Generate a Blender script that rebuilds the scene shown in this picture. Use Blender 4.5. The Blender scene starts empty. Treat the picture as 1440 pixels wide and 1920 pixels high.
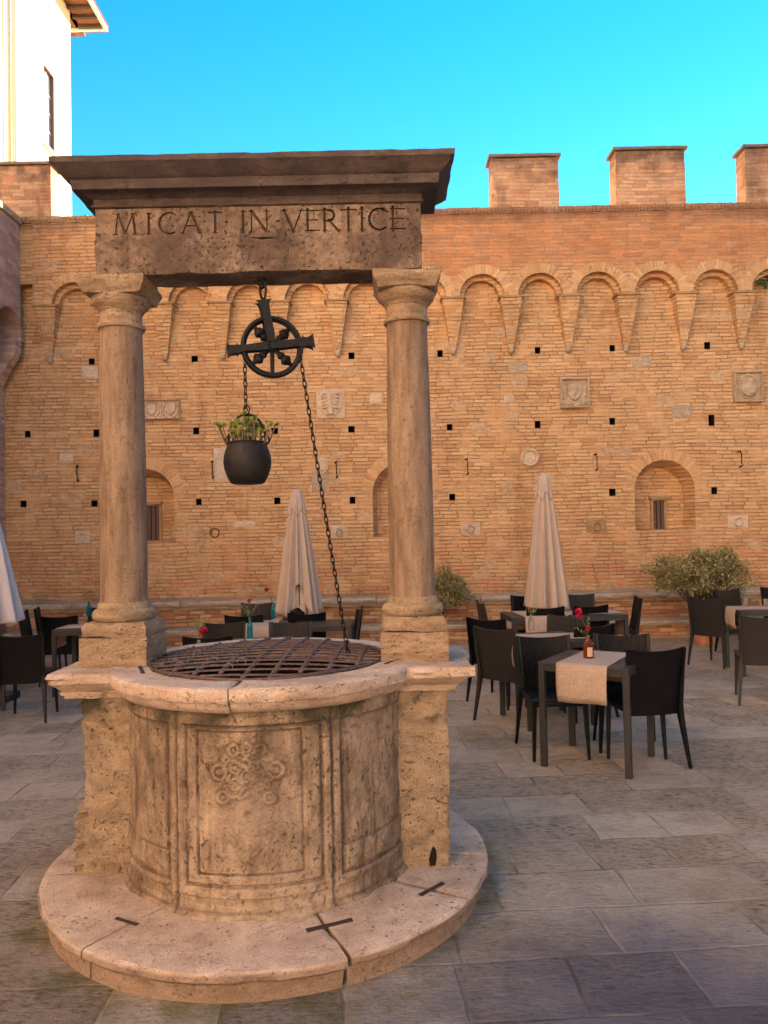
import bpy, bmesh, math, random
import numpy as np
from mathutils import Vector, Matrix, noise
random.seed(7)
R = math.radians
S = bpy.context.scene
COL = S.collection
PI = math.pi

# ---------------------------------------------------------------- camera, sky, sun, exposure
FPX, PITCH, ROLL, EYE = 1430.0, R(1.52), R(1.15), 1.665
cd = bpy.data.cameras.new('camera'); cam = bpy.data.objects.new('camera', cd); COL.objects.link(cam)
cd.sensor_fit = 'VERTICAL'; cd.sensor_height = 24; cd.lens = 24*FPX/1920; cd.clip_end = 500; cd.clip_start = .05
cam.matrix_world = (Matrix.Translation((0, 0, EYE)) @ Matrix.Rotation(R(90)+PITCH, 4, 'X') @ Matrix.Rotation(-ROLL, 4, 'Z'))
S.camera = cam
SUN_EL, SUN_AZ = R(17), R(36)          # azimuth from +Y (view direction) towards +X
w = bpy.data.worlds.new('World'); S.world = w; w.use_nodes = True
wn = w.node_tree
bg = wn.nodes['Background']
sky = wn.nodes.new('ShaderNodeTexSky'); sky.sky_type = 'NISHITA'; sky.sun_disc = False
sky.sun_elevation = SUN_EL; sky.sun_rotation = SUN_AZ
sky.air_density = 1.0; sky.dust_density = 0.0; sky.ozone_density = 1.0; sky.altitude = 300
hs = wn.nodes.new('ShaderNodeHueSaturation'); hs.inputs['Hue'].default_value = .489; hs.inputs['Saturation'].default_value = 1.53
wn.links.new(sky.outputs[0], hs.inputs['Color']); wn.links.new(hs.outputs[0], bg.inputs['Color'])
bg.inputs['Strength'].default_value = .05
sd = bpy.data.lights.new('sun', 'SUN'); sun = bpy.data.objects.new('sun', sd); COL.objects.link(sun)
sd.energy = 5.0; sd.angle = R(.5); sd.color = (1, .86, .66)
sdir = Vector((math.sin(SUN_AZ)*math.cos(SUN_EL), math.cos(SUN_AZ)*math.cos(SUN_EL), math.sin(SUN_EL)))
sun.rotation_euler = sdir.to_track_quat('Z', 'Y').to_euler(); sun.location = (20, 20, 30)
S.view_settings.view_transform = 'Standard'; S.view_settings.look = 'None'; S.view_settings.gamma = 1
S.view_settings.exposure = 2.98
S.render.resolution_x = 768; S.render.resolution_y = 1024

# ---------------------------------------------------------------- surveying: a sight line of the photograph met with a real plane
def ray(x, y):
    u = (x-720)/FPX; v = -(y-960)/FPX
    c, s = math.cos(ROLL), math.sin(ROLL)
    u, v = u*c+v*s, -u*s+v*c
    return Vector((u, math.cos(PITCH)-v*math.sin(PITCH), math.sin(PITCH)+v*math.cos(PITCH)))
def ground(x, y): return -.013*(y-3)+.006*x
def on_ground(px, py, h=0):
    r = ray(px, py)
    t = (h+.039-EYE)/(r.z+.013*r.y-.006*r.x)
    return Vector((r.x*t, r.y*t, ground(r.x*t, r.y*t)))
def at_y(px, py, Y):
    r = ray(px, py); t = Y/r.y
    return Vector((r.x*t, Y, EYE+r.z*t))

# ---------------------------------------------------------------- object helpers
def tag(o, label=None, cat=None, group=None, kind=None):
    if label: o['label'] = label
    if cat: o['category'] = cat
    if group: o['group'] = group
    if kind: o['kind'] = kind
    return o
def empty(name, loc=(0, 0, 0), rz=0):
    o = bpy.data.objects.new(name, None); COL.objects.link(o); o.location = loc; o.rotation_euler = (0, 0, rz)
    o.empty_display_size = .1
    return o
def link(name, bm, mat, parent=None, smooth=False, loc=None, angle=None):
    bmesh.ops.recalc_face_normals(bm, faces=bm.faces)
    me = bpy.data.meshes.new(name); bm.to_mesh(me); bm.free()
    o = bpy.data.objects.new(name, me); COL.objects.link(o)
    for m in (mat if isinstance(mat, (list, tuple)) else [mat]): me.materials.append(m)
    if smooth:
        me.shade_smooth()
        if angle: me.set_sharp_from_angle(angle=R(angle))
    if parent: o.parent = parent
    if loc is not None: o.location = loc
    return o
def copy_tree(o, parent=None):
    c = o.copy(); COL.objects.link(c)
    if parent: c.parent = parent
    for ch in list(o.children): copy_tree(ch, c)
    return c
def box(bm, c, s, rot=None, taper=1.0, bev=0):
    x, y, z = s[0]/2, s[1]/2, s[2]/2
    vs = []
    for k, zz in ((1, -z), (taper, z)):
        for xx, yy in ((-x, -y), (x, -y), (x, y), (-x, y)):
            v = Vector((xx*k, yy*k, zz))
            if rot: v = rot @ v
            vs.append(bm.verts.new(v+Vector(c)))
    fs = [bm.faces.new([vs[i] for i in q]) for q in ((3, 2, 1, 0), (4, 5, 6, 7), (0, 1, 5, 4), (1, 2, 6, 5), (2, 3, 7, 6), (3, 0, 4, 7))]
    if bev:
        es = list({e for f in fs for e in f.edges})
        bmesh.ops.bevel(bm, geom=es, offset=bev, segments=2, affect='EDGES', profile=.5)
    return vs
def bar(bm, a, b, r0, r1=None, n=4, up=None):
    """straight tapered bar; n=4 gives a square section"""
    a, b = Vector(a), Vector(b); r1 = r0 if r1 is None else r1
    d = (b-a).normalized(); u = Vector(up) if up else (Vector((1, 0, 0)) if abs(d.z) > .9 else Vector((0, 0, 1)))
    x = d.cross(u).normalized(); y = d.cross(x)
    off = PI/n if n == 4 else 0
    k = math.sqrt(2) if n == 4 else 1
    L = []
    for p, r in ((a, r0), (b, r1)):
        L.append([bm.verts.new(p+(x*math.cos(2*PI*i/n+off)+y*math.sin(2*PI*i/n+off))*r*k) for i in range(n)])
    for i in range(n): bm.faces.new((L[0][i], L[0][(i+1) % n], L[1][(i+1) % n], L[1][i]))
    bm.faces.new(L[0][::-1]); bm.faces.new(L[1])
def tube(bm, pts, r, n=8, closed=False, cap=True):
    pts = [Vector(p) for p in pts]; N = len(pts); L = []
    prev = None
    for i, p in enumerate(pts):
        if closed: d = pts[(i+1) % N]-pts[i-1]
        else: d = pts[min(i+1, N-1)]-pts[max(i-1, 0)]
        d.normalize()
        if prev is None:
            u = Vector((0, 0, 1)) if abs(d.z) < .9 else Vector((1, 0, 0)); x = d.cross(u).normalized()
        else: x = (prev-d*prev.dot(d)).normalized()
        prev = x; y = d.cross(x)
        rr = r[i] if isinstance(r, (list, tuple)) else r
        L.append([bm.verts.new(p+(x*math.cos(2*PI*k/n)+y*math.sin(2*PI*k/n))*rr) for k in range(n)])
    for i in range(N if closed else N-1):
        A, B = L[i], L[(i+1) % N]
        for k in range(n): bm.faces.new((A[k], A[(k+1) % n], B[(k+1) % n], B[k]))
    if not closed and cap: bm.faces.new(L[0][::-1]); bm.faces.new(L[-1])
def lathe(bm, prof, n=32, c=(0, 0, 0), cap=True):
    L = []
    for r, z in prof: L.append([bm.verts.new((c[0]+r*math.cos(2*PI*i/n), c[1]+r*math.sin(2*PI*i/n), c[2]+z)) for i in range(n)])
    for a, b in zip(L, L[1:]):
        for i in range(n): bm.faces.new((a[i], a[(i+1) % n], b[(i+1) % n], b[i]))
    if cap: bm.faces.new(L[0][::-1]); bm.faces.new(L[-1])
def prism(bm, poly, y0, y1, f=lambda x, z, y: (x, y, z)):
    """extrude an x-z outline between y0 and y1"""
    A = [bm.verts.new(f(x, z, y0)) for x, z in poly]; B = [bm.verts.new(f(x, z, y1)) for x, z in poly]
    n = len(poly)
    for i in range(n): bm.faces.new((A[i], A[(i+1) % n], B[(i+1) % n], B[i]))
    bm.faces.new(A[::-1]); bm.faces.new(B)
def loft(bm, rings):
    """rings of equal vertex count, capped"""
    L = [[bm.verts.new(p) for p in r] for r in rings]; n = len(L[0])
    for a, b in zip(L, L[1:]):
        for i in range(n): bm.faces.new((a[i], a[(i+1) % n], b[(i+1) % n], b[i]))
    bm.faces.new(L[0][::-1]); bm.faces.new(L[-1])
def rects(bm, lv, c=(0, 0)):
    """stacked rectangles (z, half x, half y): mouldings of a block"""
    loft(bm, [[(c[0]-hx, c[1]-hy, z), (c[0]+hx, c[1]-hy, z), (c[0]+hx, c[1]+hy, z), (c[0]-hx, c[1]+hy, z)] for z, hx, hy in lv])
def refine(bm, mx):
    for _ in range(7):
        es = [e for e in bm.edges if e.calc_length() > mx]
        if not es: break
        bmesh.ops.subdivide_edges(bm, edges=es, cuts=1, use_grid_fill=True)
    bmesh.ops.triangulate(bm, faces=[f for f in bm.faces if len(f.verts) > 4])
def weather(bm, amp, sc=9.0, seed=0.0, chip=0.0):
    bm.normal_update()
    o = Vector((seed*3.7, seed*1.3, seed*7.1))
    for v in bm.verts:
        p = v.co+o
        d = amp*(noise.noise(p*sc)+.5*noise.noise(p*sc*2.7)+.3*noise.noise(p*sc*6))
        if chip:
            c = noise.noise(p*sc*.55+Vector((9, 3, 1)))
            sharp = sum(1 for e in v.link_edges if len(e.link_faces) == 2 and e.calc_face_angle(0) > .5)
            if sharp and c > .05: d -= chip*min(1, (c-.05)*3.5)*(1 if sharp < 3 else 1.5)
        v.co += v.normal*d
def evaluated(o):
    dg = bpy.context.evaluated_depsgraph_get(); dg.update()
    me = bpy.data.meshes.new_from_object(o.evaluated_get(dg))
    old = o.data; o.modifiers.clear(); o.data = me; me.name = old.name; bpy.data.meshes.remove(old)
def cut(o, cutters):
    """carve holes: boolean difference with one helper mesh, which is then deleted"""
    m = o.modifiers.new('b', 'BOOLEAN'); m.object = cutters; m.solver = 'EXACT'; m.operation = 'DIFFERENCE'
    try: m.material_mode = 'TRANSFER'
    except Exception: pass
    evaluated(o)
    bpy.data.objects.remove(cutters)

# ---------------------------------------------------------------- node helpers
class NT:
    def __init__(s, name):
        s.m = bpy.data.materials.new(name); s.m.use_nodes = True; s.t = s.m.node_tree
        s.b = s.t.nodes['Principled BSDF']; s.out = s.t.nodes['Material Output']
    def n(s, typ, **kw):
        nd = s.t.nodes.new(typ)
        for k, v in kw.items(): setattr(nd, k, v)
        return nd
    def set(s, sock, v):
        if v is None: return
        if hasattr(v, 'is_output') or isinstance(v, bpy.types.NodeSocket): s.t.links.new(v, sock)
        else: sock.default_value = v
    def math(s, op, a, b=None, c=None, clamp=False):
        nd = s.n('ShaderNodeMath', operation=op, use_clamp=clamp)
        for i, v in enumerate((a, b, c)): s.set(nd.inputs[i], v)
        return nd.outputs[0]
    def vmath(s, op, a, b=None, scale=None):
        nd = s.n('ShaderNodeVectorMath', operation=op); s.set(nd.inputs[0], a); s.set(nd.inputs[1], b)
        if scale is not None: s.set(nd.inputs['Scale'], scale)
        return nd.outputs[0]
    def noise(s, vec, scale, detail=4, rough=.55, dist=0, col=False):
        nd = s.n('ShaderNodeTexNoise'); s.set(nd.inputs['Vector'], vec); nd.inputs['Scale'].default_value = scale
        nd.inputs['Detail'].default_value = detail; nd.inputs['Roughness'].default_value = rough; nd.inputs['Distortion'].default_value = dist
        return nd.outputs['Color' if col else 'Fac']
    def mapping(s, vec, scale=(1, 1, 1), loc=(0, 0, 0), rot=(0, 0, 0)):
        nd = s.n('ShaderNodeMapping'); s.set(nd.inputs['Vector'], vec)
        nd.inputs['Scale'].default_value = scale; nd.inputs['Location'].default_value = loc; nd.inputs['Rotation'].default_value = rot
        return nd.outputs[0]
    def ramp(s, fac, stops, interp='LINEAR'):
        nd = s.n('ShaderNodeValToRGB'); s.set(nd.inputs[0], fac); cr = nd.color_ramp; cr.interpolation = interp
        while len(cr.elements) < len(stops): cr.elements.new(.5)
        for e, (p, c) in zip(cr.elements, stops):
            e.position = p; e.color = (c, c, c, 1) if not hasattr(c, '__len__') else tuple(c)+(1,)
        return nd.outputs[0]
    def step(s, v, a, b):
        nd = s.n('ShaderNodeMapRange', interpolation_type='SMOOTHSTEP'); s.set(nd.inputs[0], v)
        nd.inputs[1].default_value = a; nd.inputs[2].default_value = b
        return nd.outputs[0]
    def mix(s, fac, a, b, mode='MIX'):
        nd = s.n('ShaderNodeMix', data_type='RGBA', blend_type=mode)
        s.set(nd.inputs[0], fac); s.set(nd.inputs[6], a if not isinstance(a, tuple) else a+(1,)); s.set(nd.inputs[7], b if not isinstance(b, tuple) else b+(1,))
        return nd.outputs[2]
    def white(s, vec, dim='2D'):
        nd = s.n('ShaderNodeTexWhiteNoise', noise_dimensions=dim)
        s.set(nd.inputs['W' if dim == '1D' else 'Vector'], vec); return nd.outputs['Value']
    def comb(s, x, y, z=0):
        nd = s.n('ShaderNodeCombineXYZ'); s.set(nd.inputs[0], x); s.set(nd.inputs[1], y); s.set(nd.inputs[2], z); return nd.outputs[0]
    def sep(s, v):
        nd = s.n('ShaderNodeSeparateXYZ'); s.set(nd.inputs[0], v); return nd.outputs
    def pos(s): return s.n('ShaderNodeNewGeometry').outputs['Position']
    def obj(s): return s.n('ShaderNodeTexCoord').outputs['Object']
    def uv(s): return s.n('ShaderNodeTexCoord').outputs['UV']
    def done(s, col=None, rough=.9, bump=None, strength=.5, dist=.01, spec=.3):
        if col is not None: s.set(s.b.inputs['Base Color'], col if not isinstance(col, tuple) else col+(1,))
        s.set(s.b.inputs['Roughness'], rough); s.b.inputs['Specular IOR Level'].default_value = spec
        if bump is not None:
            bn = s.n('ShaderNodeBump'); bn.inputs['Strength'].default_value = strength; bn.inputs['Distance'].default_value = dist
            s.set(bn.inputs['Height'], bump); s.t.links.new(bn.outputs[0], s.b.inputs['Normal'])
        return s.m
def cells(m, u, v, wd, ht, joint, vary=.25):
    """running-bond cells: returns (joint mask 1 in the joint, per-cell random, per-cell vector)"""
    vr = m.math('DIVIDE', v, ht); row = m.math('FLOOR', vr)
    r1 = m.white(row, '1D'); r2 = m.white(m.math('ADD', row, 31.7), '1D')
    wr = m.math('MULTIPLY_ADD', r2, vary*2, 1-vary)
    uu = m.math('ADD', m.math('DIVIDE', m.math('DIVIDE', u, wd), wr), m.math('MULTIPLY', r1, 17.3))
    colm = m.math('FLOOR', uu)
    fu = m.math('SUBTRACT', uu, colm); fv = m.math('SUBTRACT', vr, row)
    du = m.math('MULTIPLY', m.math('MULTIPLY', m.math('MINIMUM', fu, m.math('SUBTRACT', 1, fu)), wd), wr)
    dv = m.math('MULTIPLY', m.math('MINIMUM', fv, m.math('SUBTRACT', 1, fv)), ht)
    d = m.math('MINIMUM', du, dv)
    idv = m.comb(colm, row, 0)
    return m.math('SUBTRACT', 1, m.step(d, joint*.25, joint*.9)), m.white(idv), idv

def brick_mat(name, stops, mortar, bw=.26, bh=.0625, stones=.0, uvmode=False, zred=None, dark_tone=.35, depth=.012, joint=.013, jit=.007):
    m = NT(name)
    if uvmode: base = m.uv()
    else:
        x, y, z = m.sep(m.pos()); base = m.comb(m.math('ADD', x, y), z, 0)
    P = m.pos()
    wob = m.vmath('SCALE', m.vmath('SUBTRACT', m.noise(P, .8, 2, col=True), (.5, .5, .5)), scale=.07)
    wob2 = m.vmath('SCALE', m.vmath('SUBTRACT', m.noise(P, 9, 3, col=True), (.5, .5, .5)), scale=jit*2)
    p = m.vmath('ADD', m.vmath('ADD', base, wob), wob2)
    u, v, _ = m.sep(p)
    mask, rid, idv = cells(m, u, v, bw, bh, joint)
    rid2 = m.white(m.vmath('ADD', idv, (91, 17, 0)))
    c = m.ramp(rid, stops)
    # individual tone of each brick
    tone = m.math('MULTIPLY_ADD', rid2, .17, .91)
    # some joints are closed with mortar, some deeply raked
    patch = m.noise(P, 1.6, 3); mask = m.math('MULTIPLY', mask, m.math('MULTIPLY_ADD', m.step(m.noise(P, 5, 2), .3, .62), .8, .2))
    if zred:
        zz = m.sep(P)[2]
        k = m.step(m.math('ADD', zz, m.math('MULTIPLY', m.noise(P, 1.2, 3), .9)), zred[0], zred[1])
        low = m.math('SUBTRACT', 1, m.step(m.math('ADD', zz, m.math('MULTIPLY', m.noise(P, 2.1, 3), 1.4)), 1.6, 2.6))
        k = m.math('MULTIPLY', k, m.math('MULTIPLY_ADD', m.step(m.sep(P)[0], -2.5, 1.5), .8, .2))
        c = m.mix(m.math('MULTIPLY', k, .85), c, m.mix(1, c, (.92, .64, .52), 'MULTIPLY'))
        redb = m.math('MULTIPLY', low, m.step(rid2, .45, .7))
        c = m.mix(m.math('MULTIPLY', redb, .55), c, (.56, .22, .11))
    c = m.mix(1, c, m.comb(tone, tone, tone), 'MULTIPLY')
    fine = m.noise(P, 38, 4, .7)
    c = m.mix(.75, c, m.ramp(fine, [(.25, .72), (.55, 1.0), (.8, 1.16)]), 'MULTIPLY')
    if not zred: mc = mortar
    else: mc = m.mix(k, mortar, (.50, .36, .26))
    h = m.math('SUBTRACT', m.math('MULTIPLY_ADD', rid2, .35, m.math('MULTIPLY', fine, .35)), mask)
    c = m.mix(m.math('MULTIPLY', mask, .54), c, mc)
    if zred:
        bl = m.math('MULTIPLY', k, m.step(m.noise(P, 4.5, 6, .7), .50, .64)); c = m.mix(m.math('MULTIPLY', bl, .45), c, (.34, .23, .16))
        gs = m.step(m.noise(m.mapping(P, (1, 1, .6)), 2.2, 6, .7), .56, .70); c = m.mix(m.math('MULTIPLY', gs, .30), c, (.36, .21, .13))
    if stones:
        # scattered limestone blocks patched into the brickwork
        ps = m.vmath('ADD', p, m.vmath('SCALE', m.vmath('SUBTRACT', m.noise(P, 6, 2, col=True), (.5, .5, .5)), scale=.11))
        su, sv, _ = m.sep(ps)
        sm, sr, _ = cells(m, su, sv, .33, .205, .03, .3)
        on = m.math('MULTIPLY', m.math('GREATER_THAN', sr, 1-stones), m.math('SUBTRACT', 1, sm))
        sc = m.ramp(m.noise(P, 17, 5, .7), [(.3, (.28, .17, .10)), (.5, (.54, .38, .24)), (.7, (.68, .52, .36))])
        c = m.mix(m.math('MULTIPLY', on, .6), c, sc)
        h = m.mix(on, h, m.math('MULTIPLY_ADD', m.noise(P, 14, 4, .7), 1.5, -.35))
    st = m.noise(m.mapping(P, (1, 1, .35)), .9, 5, .6)
    c = m.mix(dark_tone, c, m.ramp(st, [(.3, (.72, .63, .55)), (.5, (1, .98, .94)), (.75, (1.12, 1.10, 1.02))]), 'MULTIPLY')  # broad grime patches over the bricks
    rs = m.noise(m.mapping(P, (3.2, 3.2, .28)), 1.3, 5, .62)
    c = m.mix(.55, c, m.ramp(rs, [(.32, (.78, .70, .63)), (.46, (1, 1, 1)), (.7, (1.06, 1.04, 1.0))]), 'MULTIPLY')
    return m, c, h
# ---------------------------------------------------------------- materials
_st = [(0, (.55, .30, .145)), (.15, (.62, .36, .178)), (.5, (.655, .39, .197)), (.85, (.69, .43, .225)), (1, (.61, .335, .165))]
m, c, h = brick_mat('wall_brick', _st, (.24, .13, .065), stones=.04, zred=(6.30, 6.62))
zz = m.sep(m.pos())[2]
top = m.math('MULTIPLY', m.step(m.math('ADD', zz, m.math('MULTIPLY', m.noise(m.pos(), 3, 4), .5)), 6.95, 7.25), m.math('SUBTRACT', 1, m.step(zz, 7.0, 7.12)))
top = m.math('ADD', top, m.math('MULTIPLY', m.step(m.math('ADD', zz, m.math('MULTIPLY', m.noise(m.pos(), 3, 4), .8)), 8.0, 8.5), 1))
c = m.mix(m.math('MULTIPLY', top, .55, clamp=True), c, (.10, .06, .045))
gm = m.math('MULTIPLY', m.math('SUBTRACT', 1, m.step(zz, .6, 1.0)), m.step(m.noise(m.pos(), 2.5, 4), .45, .65))
c = m.mix(m.math('MULTIPLY', gm, .5), c, (.16, .14, .05))
M_brick = m.done(c, .95, h, .9, .014)
m, c, h = brick_mat('voussoir_brick', _st, (.30, .18, .10), bw=.20, bh=.062, uvmode=True, zred=(6.9, 7.5), joint=.010, jit=.006)
M_vous = m.done(c, .95, h, .8, .012)
m, c, h = brick_mat('merlon_brick', [(0, (.50, .24, .13)), (.5, (.64, .34, .18)), (1, (.70, .42, .24))], (.42, .28, .19))
zz = m.sep(m.pos())[2]
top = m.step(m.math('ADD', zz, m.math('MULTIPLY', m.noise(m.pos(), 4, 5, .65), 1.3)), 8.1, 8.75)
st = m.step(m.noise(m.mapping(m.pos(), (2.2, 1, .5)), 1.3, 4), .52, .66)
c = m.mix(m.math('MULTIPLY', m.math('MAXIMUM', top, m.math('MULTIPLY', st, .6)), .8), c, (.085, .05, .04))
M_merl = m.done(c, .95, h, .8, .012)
m, c, h = brick_mat('side_brick', [(0, (.42, .24, .18)), (.5, (.52, .32, .25)), (1, (.60, .40, .32))], (.50, .40, .34))
M_side = m.done(c, .95, h, .8, .012)
m, c, h = brick_mat('bench_brick', [(0, (.34, .15, .08)), (.5, (.48, .25, .13)), (1, (.58, .36, .20))], (.20, .13, .08), stones=.02, dark_tone=.6)
M_benchb = m.done(c, .95, h, 1, .014)

def stone_mat(name, base, dark, pits=.5, stain=.3, stain_col=(.045, .038, .03), strata=(1, 1, 3.2), veins=0, moss_shade=None, streak=0, bump=.7, patina=None, warm=None):
    m = NT(name); P = m.pos()
    sp = m.mapping(P, strata)
    big = m.noise(P, 2.6, 5, .6); med = m.noise(sp, 9, 6, .65); fine = m.noise(P, 90, 4, .7)
    c = m.mix(m.ramp(med, [(.32, 0.0), (.62, 1.0)]), dark, base)
    c = m.mix(.8, c, m.ramp(big, [(.3, (.74, .68, .62)), (.55, (1, 1, 1)), (.75, (1.14, 1.1, 1.05))]), 'MULTIPLY')
    c = m.mix(.8, c, m.ramp(fine, [(.3, .78), (.6, 1.08)]), 'MULTIPLY')
    gr = m.noise(P, 210, 2, .8)
    c = m.mix(.8, c, m.ramp(gr, [(.3, .68), (.65, 1.15)]), 'MULTIPLY')
    sp2 = m.step(m.noise(P, 46, 3, .6), .64, .70); c = m.mix(m.math('MULTIPLY', sp2, .6), c, tuple(a*.35 for a in dark))
    hair = m.math('ABSOLUTE', m.math('SUBTRACT', m.noise(P, 2.3, 5, .62, .6), .5)); c = m.mix(m.math('MULTIPLY', m.math('SUBTRACT', 1, m.step(hair, .001, .006)), .35), c, tuple(a*.3 for a in dark))
    # travertine pores: stretched along the bedding, sitting in clusters
    pz = m.mapping(P, tuple(2.0*a for a in strata))
    pn = m.noise(pz, 17, 3, .6, .3); cl = m.noise(sp, 4.2, 3, .6)
    pit = m.math('MULTIPLY', m.step(pn, .66-.07*pits, .72-.06*pits), m.step(cl, .5-.12*pits, .66-.12*pits))
    pn2 = m.noise(m.mapping(P, tuple(3.0*a for a in strata)), 30, 2, .6)
    pit2 = m.math('MULTIPLY', m.step(pn2, .67, .74), m.step(m.noise(P, 3, 2), .38, .6))
    pit = m.math('MAXIMUM', pit, m.math('MULTIPLY', pit2, .8))
    c = m.mix(m.math('MULTIPLY', pit, .85), c, tuple(a*.16 for a in base))
    if stain:
        s1 = m.noise(P, 5.5, 8, .72, .4)
        sm = m.step(s1, .66-.16*stain, .76-.10*stain)
        c = m.mix(m.math('MULTIPLY', sm, .85), c, stain_col)
    if patina:
        pm = m.step(m.noise(P, 3.4, 6, .65), .38, .62)
        c = m.mix(m.math('MULTIPLY', pm, patina[0]), c, patina[1])
    if streak:
        s2 = m.noise(m.mapping(P, (9, 9, .7)), 1.6, 5, .6)
        c = m.mix(m.math('MULTIPLY', m.step(s2, .50, .72), streak), c, tuple(a*.38 for a in dark))
    h = m.math('SUBTRACT', m.math('ADD', m.math('MULTIPLY', med, 1.2), m.math('MULTIPLY', fine, .6)), m.math('ADD', m.math('MULTIPLY', pit, 1.1), m.math('MULTIPLY', sp2, .5)))
    if moss_shade:
        z = m.sep(P)[2]
        zz = m.math('ADD', z, m.math('MULTIPLY', m.math('SUBTRACT', m.noise(P, 7, 5, .7), .5), moss_shade[4]))
        band = m.math('MULTIPLY', m.step(zz, moss_shade[0], moss_shade[1]), m.math('SUBTRACT', 1, m.step(z, moss_shade[2], moss_shade[3])))
        band = m.math('MULTIPLY', band, m.step(m.noise(P, 4, 4), .40, .58))
        c = m.mix(m.math('MULTIPLY', band, .85), c, (.030, .032, .018))  # moss, with shade under the overhang put into the same dark band
    return m, c, h
T_B, T_D = (.46, .33, .215), (.26, .178, .11)
m, c, h = stone_mat('travertine', T_B, T_D, pits=.55, stain=.06); M_trav = m.done(c, .85, h, .9, .009)
m, c, h = stone_mat('travertine_base', (.68, .52, .40), (.48, .35, .26), pits=.5, stain=.05, strata=(1, 1, 2.4))
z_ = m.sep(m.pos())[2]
riser_shade = m.math('MULTIPLY', m.math('SUBTRACT', 1, m.step(m.math('ADD', z_, m.math('MULTIPLY', m.noise(m.pos(), 6, 5, .7), .012)), .110, .128)), m.math('MULTIPLY_ADD', m.noise(m.pos(), 9, 5, .7), .9, .20), clamp=True)
c = m.mix(riser_shade, c, m.mix(1, c, (.36, .30, .25), 'MULTIPLY'))  # shade of the step's upright face put into the colour, broken by noise
ws = m.step(m.noise(m.pos(), 3.0, 7, .68), .53, .66); c = m.mix(m.math('MULTIPLY', ws, .28), c, (.24, .18, .14))
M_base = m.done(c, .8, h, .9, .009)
m, c, h = stone_mat('travertine_barrel', (.45, .33, .225), (.20, .138, .09), pits=.75, stain=.22, streak=.8, strata=(1.6, 1.6, 1.1), moss_shade=(.80, .93, 1.0, 1.1, .20))
at = m.n('ShaderNodeAttribute'); at.attribute_name = 'dark_tone'
c = m.mix(m.math('MULTIPLY', at.outputs['Fac'], m.math('MULTIPLY_ADD', m.noise(m.pos(), 22, 3), .9, .35), clamp=True), c, (.085, .05, .032))  # darkens the hollows of the relief by the concavity mask
bl_ = m.step(m.noise(m.mapping(m.pos(), (1.5, 1.5, .6)), 3.1, 6, .65), .50, .66); c = m.mix(m.math('MULTIPLY', bl_, .55), c, (.11, .075, .055))
pl_ = m.step(m.noise(m.pos(), 2.1, 5, .6), .50, .68); c = m.mix(m.math('MULTIPLY', pl_, .35), c, (.66, .50, .37))
M_barrel = m.done(c, .88, h, 1, .010)
m, c, h = stone_mat('travertine_pier', (.44, .32, .21), (.22, .155, .10), pits=.7, stain=.45, moss_shade=(.80, .88, .93, .94, .16), strata=(1, 1, 1.6))
M_pier = m.done(c, .88, h, 1, .012)
m, c, h = stone_mat('travertine_column', (.34, .23, .15), (.175, .113, .07), pits=.45, stain=.0, strata=(3.0, 3.0, .45), streak=.55)
M_col = m.done(c, .7, h, .5, .005, .4)
m, c, h = stone_mat('travertine_frieze', (.40, .285, .20), (.17, .115, .082), pits=1.0, stain=.55, patina=(.8, (.075, .048, .04)), streak=.5, strata=(1.5, 1.5, 1.5))
M_frieze = m.done(c, .85, h, 1, .010)
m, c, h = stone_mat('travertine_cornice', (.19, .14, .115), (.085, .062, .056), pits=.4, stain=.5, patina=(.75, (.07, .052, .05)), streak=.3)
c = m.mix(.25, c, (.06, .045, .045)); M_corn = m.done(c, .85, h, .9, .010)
m = NT('carved_letter_dark'); M_letter = m.done(m.ramp(m.noise(m.pos(), 14, 4, .7), [(.35, (.045, .028, .021)), (.65, (.12, .078, .058))]), .95)  # dark brown tone for the cut faces of the letters
m, c, h = stone_mat('wall_limestone', (.60, .46, .32), (.42, .30, .19), pits=.3, stain=.0); M_plaq = m.done(c, .9, h, .8, .01)
m, c, h = stone_mat('wall_pale_limestone', (.76, .58, .42), (.60, .43, .29), pits=.2, stain=.0); M_plaq2 = m.done(c, .9, h, .8, .01)
m, c, h = stone_mat('wall_ochre_limestone', (.50, .33, .17), (.36, .23, .12), pits=.2, stain=.0); M_plaq3 = m.done(c, .9, h, .8, .01)
m, c, h = stone_mat('ledge_stone', (.60, .46, .33), (.38, .28, .19), pits=.4, stain=.25, strata=(.5, 1, 3)); M_ledge = m.done(c, .9, h, .9, .012)

# paving: rough grey slabs with sandy joints
m = NT('stone_paving'); P = m.pos()
rt = m.mapping(P, rot=(0, 0, R(-3.5)))
wob = m.vmath('SCALE', m.vmath('SUBTRACT', m.noise(P, 1.6, 3, col=True), (.5, .5, .5)), scale=.07)
p = m.vmath('ADD', rt, wob); u, v, _ = m.sep(p)
mask, rid, idv = cells(m, u, v, .60, .37, .012, .42)
rid2 = m.white(m.vmath('ADD', idv, (53, 7, 0))); rid3 = m.white(m.vmath('ADD', idv, (13, 71, 0)))
c = m.ramp(rid, [(0, (.27, .245, .235)), (.25, (.37, .33, .30)), (.6, (.41, .36, .32)), (.88, (.44, .385, .335)), (1, (.29, .26, .26))])
warmk = m.step(m.math('ADD', m.sep(P)[1], m.math('MULTIPLY', m.noise(P, .7, 3), 3)), 3.2, 6.5)
c = m.mix(m.math('MULTIPLY', warmk, .6), c, (.54, .42, .29))
oc = m.step(m.noise(P, .9, 4, .6), .50, .66); c = m.mix(m.math('MULTIPLY', oc, .45), c, (.30, .20, .105))
tool = m.noise(m.mapping(P, (1, 2.3, 1), rot=(0, 0, R(14))), 22, 7, .70)
rough = m.noise(P, 6, 7, .68)
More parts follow.
